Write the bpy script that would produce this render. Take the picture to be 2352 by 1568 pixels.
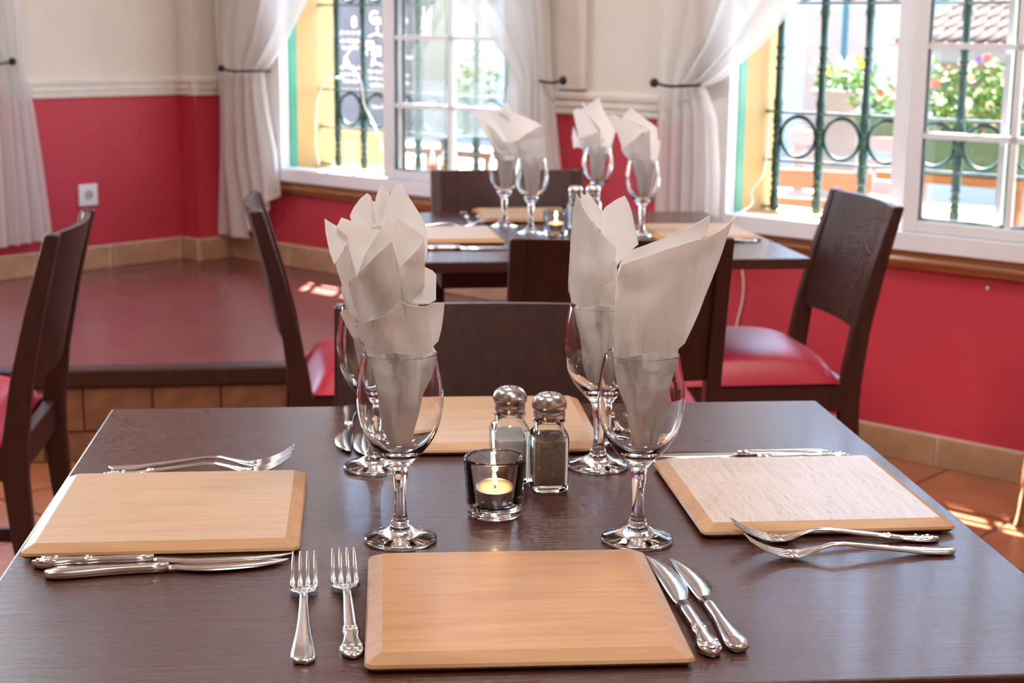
import bpy, bmesh, math, random
from mathutils import Vector, Matrix
for o in list(bpy.data.objects):
    bpy.data.objects.remove(o)
sc = bpy.context.scene
COL = sc.collection
R = random.Random(7)
PI = math.pi

# ------------------------------------------------------------------ camera
PITCH, ROLL, CAM = .1992, .0108, Vector((0, 0, 1.22))
fw = Vector((0, math.cos(PITCH), -math.sin(PITCH)))
up0 = Vector((0, math.sin(PITCH), math.cos(PITCH)))
rt0 = Vector((1, 0, 0))
rt = rt0*math.cos(ROLL) + up0*math.sin(ROLL)
up = -rt0*math.sin(ROLL) + up0*math.cos(ROLL)
cd = bpy.data.cameras.new('camera')
cam = bpy.data.objects.new('camera', cd)
COL.objects.link(cam)
cam.matrix_world = Matrix(((rt.x, up.x, -fw.x, CAM.x), (rt.y, up.y, -fw.y, CAM.y), (rt.z, up.z, -fw.z, CAM.z), (0, 0, 0, 1)))
cd.sensor_width = 36
cd.lens = 3540/2352*36
cd.clip_start = .05
cd.dof.use_dof = True
cd.dof.focus_distance = 1.4
cd.dof.aperture_fstop = 11
sc.camera = cam

# room frame: u runs along the window wall, v points out through the windows
TH = .84
E1 = Vector((math.sin(TH), -math.cos(TH), 0))
E2 = Vector((math.cos(TH), math.sin(TH), 0))
ROOM_ROT = math.atan2(E1.y, E1.x)
def RM(u, v, z=0.0):
    return E1*u + E2*v + Vector((0, 0, z))

# ------------------------------------------------------------------ light
SUN_DIR = (E1*.78 - E2*1.0 + Vector((0, 0, -2.9))).normalized()
w = bpy.data.worlds.new('sky')
sc.world = w
w.use_nodes = True
nt = w.node_tree
sky = nt.nodes.new('ShaderNodeTexSky')
sky.sky_type = 'NISHITA'
sky.sun_disc = False
sky.sun_elevation = math.asin(-SUN_DIR.z)
sky.sun_rotation = math.atan2(-SUN_DIR.x, -SUN_DIR.y)
bg = nt.nodes['Background']
nt.links.new(sky.outputs['Color'], bg.inputs['Color'])
bg.inputs['Strength'].default_value = 1.9
sl = bpy.data.lights.new('sun', 'SUN')
sl.energy = 62
sl.angle = .009
sl.color = (1, .95, .87)
so = bpy.data.objects.new('sun', sl)
COL.objects.link(so)
so.rotation_euler = SUN_DIR.to_track_quat('-Z', 'Y').to_euler()
FILL_POWER = 17
sc.view_settings.view_transform = 'Standard'
sc.view_settings.look = 'None'
sc.view_settings.gamma = 1
sc.view_settings.use_curve_mapping = False
sc.view_settings.exposure = 0.32
sc.cycles.use_denoising = True
sc.cycles.max_bounces = 10
sc.cycles.diffuse_bounces = 4
sc.cycles.glossy_bounces = 4
sc.cycles.transmission_bounces = 9
sc.cycles.transparent_max_bounces = 12
sc.cycles.use_adaptive_sampling = True
sc.cycles.adaptive_threshold = .08
sc.cycles.adaptive_min_samples = 12
sc.cycles.caustics_refractive = True
sc.cycles.caustics_reflective = False
sc.cycles.blur_glossy = .6
sc.cycles.sample_clamp_indirect = 25

# ------------------------------------------------------------------ mesh helpers
class MB:
    def __init__(s):
        s.v = []; s.f = []
    def add(s, vs, fs):
        n = len(s.v)
        s.v += [tuple(p) for p in vs]
        s.f += [tuple(i+n for i in f) for f in fs]
        return s
    def box(s, a, b):
        x0, y0, z0 = a; x1, y1, z1 = b
        return s.add([(x0, y0, z0), (x1, y0, z0), (x1, y1, z0), (x0, y1, z0), (x0, y0, z1), (x1, y0, z1), (x1, y1, z1), (x0, y1, z1)],
                     [(3, 2, 1, 0), (4, 5, 6, 7), (0, 1, 5, 4), (1, 2, 6, 5), (2, 3, 7, 6), (3, 0, 4, 7)])
    def loft(s, secs, caps=True, closed=True):
        m = len(secs[0]); vs = [p for c in secs for p in c]; fs = []
        for i in range(len(secs)-1):
            for j in range(m if closed else m-1):
                k = (j+1) % m
                fs.append((i*m+j, i*m+k, (i+1)*m+k, (i+1)*m+j))
        if caps and closed:
            fs.append(tuple(range(m-1, -1, -1)))
            fs.append(tuple((len(secs)-1)*m+j for j in range(m)))
        return s.add(vs, fs)
    def lathe(s, prof, n=32, cx=0, cy=0, rot=None):
        secs = []
        for r, z in prof:
            secs.append([(cx+r*math.cos(2*PI*j/n), cy+r*math.sin(2*PI*j/n), z) for j in range(n)])
        return s.loft(secs, caps=False) if prof[0][0] < 1e-6 and prof[-1][0] < 1e-6 else s.loft(secs, caps=True)
    def tube(s, path, r, n=8, caps=True):
        path = [Vector(p) for p in path]; secs = []
        rr = r if isinstance(r, (list, tuple)) else [r]*len(path)
        t0 = (path[1]-path[0]).normalized()
        nrm = t0.orthogonal().normalized()
        for i, p in enumerate(path):
            t = (path[min(i+1, len(path)-1)]-path[max(i-1, 0)]).normalized()
            nrm = (nrm - t*nrm.dot(t)).normalized()
            b = t.cross(nrm)
            secs.append([p+(nrm*math.cos(2*PI*j/n)+b*math.sin(2*PI*j/n))*rr[i] for j in range(n)])
        return s.loft(secs, caps=caps)
    def grid(s, pts):
        h = len(pts); wd = len(pts[0])
        return s.add([p for r in pts for p in r], [(i*wd+j, i*wd+j+1, (i+1)*wd+j+1, (i+1)*wd+j) for i in range(h-1) for j in range(wd-1)])
    def mesh(s, name, smooth=False, fix=True):
        me = bpy.data.meshes.new(name)
        me.from_pydata(s.v, [], s.f)
        if fix:
            bm = bmesh.new(); bm.from_mesh(me)
            bmesh.ops.remove_doubles(bm, verts=bm.verts, dist=1e-7)
            bmesh.ops.recalc_face_normals(bm, faces=bm.faces)
            bm.to_mesh(me); bm.free()
        if smooth:
            me.polygons.foreach_set('use_smooth', [True]*len(me.polygons))
        me.update()
        return me
    def build(s, name, mat, parent=None, smooth=False, bevel=0, seg=2, fix=True, auto=None):
        o = bpy.data.objects.new(name, s.mesh(name, smooth or auto is not None, fix))
        COL.objects.link(o)
        if mat is not None: o.data.materials.append(mat)
        if parent is not None: o.parent = parent
        if bevel:
            m = o.modifiers.new('bevel', 'BEVEL'); m.width = bevel; m.segments = seg; m.limit_method = 'ANGLE'
        if auto is not None:
            m = o.modifiers.new('edges', 'EDGE_SPLIT'); m.split_angle = math.radians(auto)
        return o

def link_mesh(name, me, parent=None, loc=None, rotz=None):
    o = bpy.data.objects.new(name, me); COL.objects.link(o)
    if parent is not None: o.parent = parent
    if loc is not None: o.location = loc
    if rotz is not None: o.rotation_euler = (0, 0, rotz)
    return o
def tag(o, label, cat, group=None):
    o['label'] = label; o['category'] = cat
    if group: o['group'] = group
    return o
def thing(name, label, cat, loc=(0, 0, 0), rotz=0.0, group=None):
    o = bpy.data.objects.new(name, None); COL.objects.link(o)
    o.empty_display_size = .05
    o.location = loc; o.rotation_euler = (0, 0, rotz)
    return tag(o, label, cat, group)
def struct(o):
    o['kind'] = 'structure'; return o
def room_empty(name):
    o = bpy.data.objects.new(name, None); COL.objects.link(o)
    o.rotation_euler = (0, 0, ROOM_ROT)
    return struct(o)
def in_room(o):
    o.rotation_euler = (0, 0, ROOM_ROT); return o
def copy_tree(o, label=None, loc=None, rotz=None, parent=None):
    c = o.copy(); COL.objects.link(c)
    if parent is not None: c.parent = parent
    if label: c['label'] = label
    if loc is not None: c.location = loc
    if rotz is not None: c.rotation_euler = (0, 0, rotz)
    for ch in list(o.children): copy_tree(ch, parent=c)
    return c
def lerp(a, b, t): return a+(b-a)*t
def interp(tab, x):
    for (a, va), (b, vb) in zip(tab, tab[1:]):
        if x <= b: return lerp(va, vb, 0 if b == a else max(0, (x-a)/(b-a)))
    return tab[-1][1]

# ------------------------------------------------------------------ materials
def base(name):
    m = bpy.data.materials.new(name); m.use_nodes = True
    n = m.node_tree.nodes; l = m.node_tree.links
    return m, n, l, n['Principled BSDF']
def setp(p, **k):
    for a, b in k.items():
        s = p.inputs[a.replace('_', ' ')]
        s.default_value = b
def coords(n, l, scale=(1, 1, 1), rot=(0, 0, 0), kind='Object'):
    t = n.new('ShaderNodeTexCoord'); mp = n.new('ShaderNodeMapping')
    l.new(t.outputs[kind], mp.inputs['Vector'])
    mp.inputs['Scale'].default_value = scale; mp.inputs['Rotation'].default_value = rot
    return mp.outputs['Vector']
def noise(n, l, vec, scale, detail=4, rough=.55):
    x = n.new('ShaderNodeTexNoise'); l.new(vec, x.inputs['Vector'])
    x.inputs['Scale'].default_value = scale; x.inputs['Detail'].default_value = detail; x.inputs['Roughness'].default_value = rough
    return x.outputs['Fac']
def ramp(n, l, fac, stops):
    r = n.new('ShaderNodeValToRGB'); l.new(fac, r.inputs['Fac'])
    e = r.color_ramp.elements
    while len(e) < len(stops): e.new(.5)
    for el, (p, c) in zip(e, stops): el.position = p; el.color = (*c, 1)
    return r.outputs['Color']
def bump(n, l, p, fac, strength=.2, dist=.001):
    b = n.new('ShaderNodeBump'); l.new(fac, b.inputs['Height'])
    b.inputs['Strength'].default_value = strength; b.inputs['Distance'].default_value = dist
    l.new(b.outputs['Normal'], p.inputs['Normal'])
def plain(name, col, rough=.5, metal=0.0, spec=.5, coat=0.0, vary=.12, scale=14, bmp=0.0, bscale=200):
    m, n, l, p = base(name)
    setp(p, Roughness=rough, Metallic=metal, Specular_IOR_Level=spec, Coat_Weight=coat)
    if coat: p.inputs['Coat Roughness'].default_value = .12
    v = coords(n, l)
    f = noise(n, l, v, scale)
    a = tuple(c*(1-vary) for c in col); b = tuple(min(1, c*(1+vary)) for c in col)
    l.new(ramp(n, l, f, [(.3, a), (.7, b)]), p.inputs['Base Color'])
    if bmp: bump(n, l, p, noise(n, l, v, bscale, 3), bmp)
    return m
def wood(name, stops, grain=(3, 60, 60), scale=3.0, rough=.45, coat=0.0, bmp=.15, rot=0.0, spec=.5, pores=None, bd=.0006):
    m, n, l, p = base(name)
    setp(p, Roughness=rough, Coat_Weight=coat, Specular_IOR_Level=spec)
    if coat: p.inputs['Coat Roughness'].default_value = .1
    v = coords(n, l, grain, (0, 0, rot))
    f = noise(n, l, v, scale, 7, .62)
    col = ramp(n, l, f, stops)
    if pores:
        v2 = coords(n, l, tuple(g*pores[1] for g in grain), (0, 0, rot))
        f2 = noise(n, l, v2, scale, 3, .5)
        mk = ramp(n, l, f2, [(pores[2], (0, 0, 0)), (pores[2]+.05, (1, 1, 1))])
        mx = n.new('ShaderNodeMixRGB'); l.new(mk, mx.inputs['Fac'])
        mx.inputs[1].default_value = (*pores[0], 1); l.new(col, mx.inputs[2]); col = mx.outputs['Color']
    l.new(col, p.inputs['Base Color'])
    if bmp: bump(n, l, p, f, bmp, bd)
    return m
def glass(name, tint=(1, 1, 1), ior=1.5):
    m, n, l, p = base(name)
    setp(p, Base_Color=(*tint, 1), Roughness=0.0, IOR=ior, Transmission_Weight=1.0)
    return m
def pane_glass(name):
    m = bpy.data.materials.new(name); m.use_nodes = True
    n = m.node_tree.nodes; l = m.node_tree.links
    n.remove(n['Principled BSDF'])
    t = n.new('ShaderNodeBsdfTransparent'); t.inputs['Color'].default_value = (.95, .97, .97, 1)
    g = n.new('ShaderNodeBsdfGlossy'); g.inputs['Roughness'].default_value = .02
    lw = n.new('ShaderNodeLayerWeight'); pw = n.new('ShaderNodeMath'); pw.operation = 'POWER'; pw.inputs[1].default_value = 4
    l.new(lw.outputs['Facing'], pw.inputs[0])
    fr = n.new('ShaderNodeMath'); fr.operation = 'MULTIPLY_ADD'; fr.inputs[1].default_value = .45; fr.inputs[2].default_value = .035
    l.new(pw.outputs[0], fr.inputs[0])
    mx = n.new('ShaderNodeMixShader')
    l.new(fr.outputs[0], mx.inputs[0]); l.new(t.outputs[0], mx.inputs[1]); l.new(g.outputs[0], mx.inputs[2])
    l.new(mx.outputs[0], n['Material Output'].inputs['Surface'])
    return m
def cloth(name, col, trans, clear, bscale=900, weave=.15):
    m = bpy.data.materials.new(name); m.use_nodes = True
    n = m.node_tree.nodes; l = m.node_tree.links
    n.remove(n['Principled BSDF'])
    d = n.new('ShaderNodeBsdfDiffuse'); d.inputs['Color'].default_value = (*col, 1)
    t = n.new('ShaderNodeBsdfTranslucent'); t.inputs['Color'].default_value = (*col, 1)
    v = coords(n, l)
    b = n.new('ShaderNodeBump'); l.new(noise(n, l, v, bscale, 3), b.inputs['Height'])
    b.inputs['Strength'].default_value = weave; b.inputs['Distance'].default_value = .001
    l.new(b.outputs['Normal'], d.inputs['Normal'])
    m1 = n.new('ShaderNodeMixShader'); m1.inputs[0].default_value = trans
    l.new(d.outputs[0], m1.inputs[1]); l.new(t.outputs[0], m1.inputs[2])
    out = m1
    if clear:
        tr = n.new('ShaderNodeBsdfTransparent')
        m2 = n.new('ShaderNodeMixShader'); m2.inputs[0].default_value = clear
        l.new(m1.outputs[0], m2.inputs[1]); l.new(tr.outputs[0], m2.inputs[2]); out = m2
    l.new(out.outputs[0], n['Material Output'].inputs['Surface'])
    return m
def emit(name, col, s):
    m, n, l, p = base(name)
    setp(p, Base_Color=(0, 0, 0, 1), Emission_Color=(*col, 1), Emission_Strength=s)
    return m
def wall_paint(name):
    # red paint below the dado line, cream above it
    m, n, l, p = base(name)
    g = n.new('ShaderNodeNewGeometry'); sx = n.new('ShaderNodeSeparateXYZ'); l.new(g.outputs['Position'], sx.inputs[0])
    v = coords(n, l)
    f = noise(n, l, v, 2.2, 5)
    red = ramp(n, l, f, [(.3, (.50, .038, .058)), (.7, (.56, .048, .067))])
    crm = ramp(n, l, f, [(.3, (.70, .64, .56)), (.7, (.76, .70, .62))])
    mt = n.new('ShaderNodeMath'); mt.operation = 'GREATER_THAN'; mt.inputs[1].default_value = .95
    l.new(sx.outputs['Z'], mt.inputs[0])
    mx = n.new('ShaderNodeMixRGB'); l.new(mt.outputs[0], mx.inputs[0]); l.new(red, mx.inputs[1]); l.new(crm, mx.inputs[2])
    l.new(mx.outputs[0], p.inputs['Base Color'])
    setp(p, Roughness=.55, Specular_IOR_Level=.35)
    bump(n, l, p, noise(n, l, v, 60, 3), .05, .002)
    return m

M = {}
M['paint'] = wall_paint('wall_paint')
M['cream'] = plain('cream_paint', (.74, .68, .60), .55, vary=.04)
M['ceil'] = plain('ceiling_paint', (.82, .80, .76), .7, vary=.03)
M['white'] = plain('white_frame', (.80, .80, .82), .35, vary=.02)
M['green'] = plain('green_paint', (.03, .26, .16), .4, vary=.1)
M['iron'] = plain('green_iron', (.012, .050, .040), .35, vary=.2, scale=30)
M['railglint'] = plain('sun_glint_rail_iron', (.16, .20, .19), .3, .3, vary=.2, scale=40)  # lighter than the bars: sun highlights on the rails put into the colour
M['gasket'] = plain('black_gasket', (.015, .015, .018), .5)
M['yellow'] = plain('yellow_render', (.48, .32, .125), .8, vary=.05)
M['trimwood'] = wood('sill_wood', [(.3, (.24, .095, .03)), (.55, (.40, .18, .065)), (.75, (.50, .25, .10))], (2, 50, 50), 2, .4, .2)
M['dark'] = wood('dark_stained_wood', [(.3, (.038, .012, .009)), (.7, (.066, .021, .016))], (40, 40, 2.5), 2, .40, 0, .06, spec=.46)
M['tabletop'] = wood('dark_table_wood', [(.25, (.050, .016, .012)), (.5, (.070, .023, .018)), (.75, (.088, .031, .025))], (1.6, 130, 130), 3, .22, .12, .45, spec=.45, bd=.0018)
M['beech'] = wood('beech_board', [(.25, (.42, .20, .082)), (.5, (.50, .255, .112)), (.75, (.55, .305, .145))], (3, 34, 34), 3, .40, 0, .06, pores=((.46, .22, .09), 4, .33))
M['beech_pale'] = wood('pale_beech_board', [(.25, (.43, .265, .155)), (.5, (.50, .325, .20)), (.75, (.54, .37, .24))], (3, 34, 34), 3, .40, 0, .06, pores=((.48, .27, .14), 4, .33))
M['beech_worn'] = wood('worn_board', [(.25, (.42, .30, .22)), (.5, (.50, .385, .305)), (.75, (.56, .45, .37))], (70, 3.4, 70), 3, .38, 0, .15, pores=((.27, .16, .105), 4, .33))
M['board_edge'] = wood('board_edge', [(.3, (.38, .185, .07)), (.7, (.50, .27, .115))], (3, 30, 30), 3, .45)
M['seat'] = plain('red_leatherette', (.50, .020, .045), .42, vary=.06, bmp=.03, bscale=300)
M['tile_floor'] = plain('terracotta_tile', (.42, .145, .070), .32, vary=.22, scale=5, bmp=.06, bscale=30)
M['grout'] = plain('grey_grout', (.22, .19, .17), .8)
M['tile_base'] = plain('skirting_tile', (.50, .29, .17), .38, vary=.22, scale=9)
M['tile_base_b'] = plain('olive_skirting_tile', (.45, .28, .15), .42, vary=.2, scale=9)
M['tile_riser'] = plain('rustic_riser_tile', (.25, .115, .055), .5, vary=.3, scale=16, bmp=.15, bscale=60)
M['grout_base'] = plain('pale_grout', (.66, .55, .46), .8)
M['platform'] = wood('polished_red_brown_floor', [(.3, (.16, .052, .046)), (.7, (.21, .074, .064))], (5, 5, 5), 2, .25, 0, .02)
M['steel'] = plain('steel', (.78, .76, .74), .16, 1.0, vary=.04)
M['steel_cap'] = plain('brushed_steel', (.62, .58, .56), .24, 1.0, vary=.08, scale=60)
M['chrome'] = plain('chrome', (.8, .8, .82), .08, 1.0, vary=.02)
M['glass'] = glass('clear_glass', (1, 1, 1))
M['glass_thick'] = glass('pressed_glass', (.985, .995, .985))
M['pane'] = pane_glass('window_glass')
M['napkin'] = cloth('paper_napkin', (.93, .90, .88), .45, 0, 700, .25)
M['sheer'] = cloth('sheer_curtain', (.88, .87, .85), .26, .22, 300, .1)
M['black'] = plain('black_iron', (.012, .012, .014), .4)
M['hole'] = plain('dark_hole', (.02, .018, .016), .8)
M['plastic'] = plain('white_plastic', (.80, .79, .77), .35, vary=.02)
M['wax'] = plain('candle_wax', (.86, .56, .30), .5, vary=.03)
M['alu'] = plain('tealight_cup', (.55, .52, .50), .35, 1.0)
M['flame'] = emit('candle_flame', (1, .62, .22), 28)
M['salt'] = plain('salt', (.80, .78, .76), .9, vary=.05, scale=300)
M['pepper'] = plain('ground_pepper', (.34, .24, .18), .9, vary=.35, scale=500)
M['slate'] = plain('chalkboard', (.055, .055, .075), .6, vary=.2)
M['chalk'] = plain('chalk', (.85, .86, .9), .9, vary=.05)
M['leaf'] = plain('leaf_green', (.07, .16, .022), .5, vary=.45, scale=18)
M['petal_w'] = plain('white_petal', (.62, .61, .60), .6, vary=.05)
M['petal_p'] = plain('pink_petal', (.40, .12, .13), .6, vary=.2)
M['petal_v'] = plain('violet_petal', (.20, .10, .55), .6, vary=.2)
M['petal_y'] = plain('yellow_petal', (.9, .62, .04), .6, vary=.1)
M['trough'] = plain('green_plastic_trough', (.03, .085, .065), .5, vary=.15)
M['outwood'] = wood('orange_garden_wood', [(.3, (.14, .052, .018)), (.7, (.21, .085, .032))], (3, 40, 40), 2, .5)
M['brownwood'] = wood('brown_garden_wood', [(.3, (.17, .09, .07)), (.7, (.26, .14, .11))], (3, 40, 40), 2, .5)
M['pave'] = plain('terrace_paving', (.22, .215, .215), .8, vary=.1, scale=3)
M['facade'] = plain('white_facade', (.26, .26, .26), .8, vary=.05, scale=1)
M['facade_b'] = plain('brown_facade', (.25, .17, .13), .8, vary=.15, scale=1)
M['rooftile'] = plain('roof_tile', (.045, .020, .015), .9, vary=.3, scale=8)
M['blue'] = plain('blue_fabric', (.07, .11, .19), .8, vary=.2, scale=40)
M['sun_blocker'] = plain('sun_blocker_cloth', (.55, .40, .22), .8, vary=.05)
M['cable'] = plain('white_cable', (.8, .78, .74), .4, vary=.02)

# ------------------------------------------------------------------ the room
U0, U1, V0, V1, ZC = -5.30, 2.3, -3.0, 4.015, 2.95
VOUT = 4.24
def rbox(name, boxes, mat, parent=None, **k):
    mb = MB()
    for a, b in boxes: mb.box(a, b)
    o = mb.build(name, mat, parent, **k)
    if parent is None: in_room(o)
    return o

# platform outline (room frame): a raised corner behind the tables
def to_uv(x, y): return (x*E1.x+y*E1.y, x*E2.x+y*E2.y)
PA = to_uv(-1.2562, 4.246); PB = to_uv(-.6734, 4.3335)
pdu, pdv = PB[0]-PA[0], PB[1]-PA[1]
plen = math.hypot(pdu, pdv); pdu /= plen; pdv /= plen
tw = (V1-PA[1])/pdv; tl = (U0-PA[0])/pdu
PU = -2.95
tw = (PU-PA[0])/pdu
EDGE_R = (PU, PA[1]+pdv*tw); EDGE_L = (U0, PA[1]+pdv*tl)
PZ = .27
def on_platform(u, v):
    return (u-PA[0])*pdv-(v-PA[1])*pdu < 0 and u < PU+.1

floor = in_room(struct(MB().box((U0-.2, V0-.2, -.10), (U1+.2, V1+.2, -.006)).build('floor', M['grout'])))
tm = MB().box((-.163, -.163, -.008), (.163, .163, 0)).mesh('tile'); tm.materials.append(M['tile_floor'])
for i in range(20):
    for j in range(14):
        u, v = -5.1+.336*i, V1-.252-.336*(13-j)
        if on_platform(u+.17, v+.08-.17) or u > 1.0 or v < .9 and u < -2.2: continue
        t = link_mesh('tile', tm, floor, (u, v+.08, R.uniform(-.0008, .0008)))
        t.rotation_euler = (R.uniform(-.002, .002), R.uniform(-.002, .002), 0)

# platform with wooden nosing and tiled riser
pm = MB()
nx, ny = pdv, -pdu         # horizontal normal pointing to the lower floor
pts = [EDGE_L, EDGE_R, (PU, V1), (U0, V1)]
pm.add([(*p, .01) for p in pts]+[(*p, PZ) for p in pts], [(3, 2, 1, 0), (4, 5, 6, 7), (0, 1, 5, 4), (1, 2, 6, 5), (2, 3, 7, 6), (3, 0, 4, 7)])
platform = in_room(struct(pm.build('platform', M['platform'])))
no = MB()
a, b = EDGE_L, EDGE_R
def off(p, d): return (p[0]+nx*d, p[1]+ny*d)
no.add([(*off(a, -.05), PZ-.052), (*off(b, -.05), PZ-.052), (*off(b, .022), PZ-.052), (*off(a, .022), PZ-.052),
        (*off(a, -.05), PZ+.001), (*off(b, -.05), PZ+.001), (*off(b, .022), PZ+.001), (*off(a, .022), PZ+.001)],
       [(3, 2, 1, 0), (4, 5, 6, 7), (0, 1, 5, 4), (1, 2, 6, 5), (2, 3, 7, 6), (3, 0, 4, 7)])
no.build('nosing', M['dark'], platform, bevel=.006)
rise_rot = math.atan2(pdv, pdu)
for row, (z0, z1, sh) in enumerate(((.093, .214, .035), (.004, .086, .115))):
    rm = MB().box((-.093, -.006, 0), (.093, .006, z1-z0)).mesh('riser_tile'); rm.materials.append(M['tile_riser'])
    for k in range(24):
        t = -2.2+k*.192+sh
        if t < tl+.1 or t > tw-.1: continue
        p = off((PA[0]+pdu*t, PA[1]+pdv*t), .006)
        link_mesh('riser_tile', rm, platform, (p[0], p[1], z0), rise_rot)

# walls
wl = rbox('wall_left', [((U0-.25, V0, 0), (U0, 1.55, ZC)), ((U0-.25, 2.85, 0), (U0, VOUT, ZC)), ((U0-.25, 1.55, 0), (U0, 2.85, .63)), ((U0-.25, 1.55, 2.41), (U0, 2.85, ZC))], M['paint'])
struct(wl)
pil = MB().box((U0, 3.845, 0), (U0+.11, V1, ZC)).build('corner_pillar', M['paint'], wl)
WA, WB = (-4.895, -3.475), (-2.775, -1.36)
ZS, ZT = .63, 2.41
def win_wall(v0, v1, grow, zs):
    bx = []
    us = [U0-.25]
    for a, b in (WA, WB): us += [a+grow, b-grow]
    us.append(U1+.25)
    for i in range(0, 6, 2): bx.append(((us[i], v0, -.3 if v1 > 4.1 else 0), (us[i+1], v1, ZC)))
    for i in (1, 3):
        bx.append(((us[i], v0, -.3 if v1 > 4.1 else 0), (us[i+1], v1, zs))); bx.append(((us[i], v0, ZT), (us[i+1], v1, ZC)))
    return bx
wf = struct(rbox('wall_far', win_wall(V1, 4.045, 0, ZS), M['paint']))
rbox('outer_masonry', win_wall(4.045, VOUT, .105, .668), M['yellow'], wf)
# shallow plastered chase beside the first window
MB().box((-3.388, V1-.018, 1.03), (-3.272, V1, ZC)).build('pilaster', M['cream'], wf)
struct(rbox('wall_right', [((U1, V0, 0), (U1+.2, V1, ZC))], M['paint']))
struct(rbox('wall_near', [((U0, V0-.2, 0), (U1, V0, ZC))], M['paint']))
struct(rbox('ceiling', [((U0-.25, V0-.2, ZC), (U1+.25, VOUT, ZC+.15))], M['ceil']))

# dado moulding: three stepped fillets
DADO = [(0, .947), (.010, .947), (.012, .958), (.007, .962), (.007, .968), (.014, .972), (.014, .982), (.008, .986), (.008, .994), (.016, .998), (.017, 1.012), (.010, 1.020), (0, 1.026)]
def dado(name, runs):
    mb = MB()
    for (ua, va), (ub, vb), (du, dv) in runs:
        mb.loft([[(ua+du*d, va+dv*d, z) for d, z in DADO], [(ub+du*d, vb+dv*d, z) for d, z in DADO]])
    return struct(in_room(mb.build(name, M['cream'])))
dado('trim_1', [((U0, V0), (U0, 1.50), (1, 0)), ((U0, 2.90), (U0, 3.845), (1, 0))])
dado('trim_2', [((U0+.11, 3.845), (U0+.11, V1), (1, 0)), ((U0, 3.845), (U0+.11, 3.845), (0, -1))])
dado('trim_3', [((U0+.11, V1), (WA[0]-.05, V1), (0, -1))])
dado('trim_4', [((WA[1]+.05, V1), (WB[0]-.05, V1), (0, -1))])
dado('trim_5', [((WB[1]+.05, V1), (U1, V1), (0, -1))])

# tiled skirting, every tile a piece
def skirting(name, ua, va, ub, vb, z, nrm, first, mat):
    root = in_room(struct(MB().loft([[(ua, va, z), (ua+nrm[0]*.006, va+nrm[1]*.006, z), (ua+nrm[0]*.006, va+nrm[1]*.006, z+.092), (ua, va, z+.092)],
                                     [(ub, vb, z), (ub+nrm[0]*.006, vb+nrm[1]*.006, z), (ub+nrm[0]*.006, vb+nrm[1]*.006, z+.092), (ub, vb, z+.092)]]).build(name, M['grout_base'])))
    L = math.hypot(ub-ua, vb-va); d = ((ub-ua)/L, (vb-va)/L); rot = math.atan2(d[1], d[0])
    cuts = [0]; x = first
    while x < L-.02: cuts.append(x); x += .336
    cuts.append(L)
    for a, b in zip(cuts, cuts[1:]):
        if b-a < .015: continue
        h = (b-a)/2-.0045
        me = MB().box((-h, -.005, 0), (h, .005, .088)).build('tile', mat, root, bevel=.003)
        m = (a+b)/2
        me.location = (ua+d[0]*m+nrm[0]*.007, va+d[1]*m+nrm[1]*.007, z); me.rotation_euler = (0, 0, rot)
skirting('baseboard_left', U0, 1.0, U0, 3.845, PZ, (1, 0), .133, M['tile_base'])
skirting('baseboard_pillar_front', U0, 3.845, U0+.11, 3.845, PZ, (0, -1), .3, M['tile_base'])
skirting('baseboard_pillar_side', U0+.11, 3.838, U0+.11, V1, PZ, (1, 0), .3, M['tile_base'])
skirting('baseboard_far', U0+.11, V1, PU, V1, PZ, (0, -1), .045, M['tile_base'])
skirting('baseboard_right', PU, V1, U1, V1, 0, (0, -1), 1.002-.336*2, M['tile_base_b'])

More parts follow.
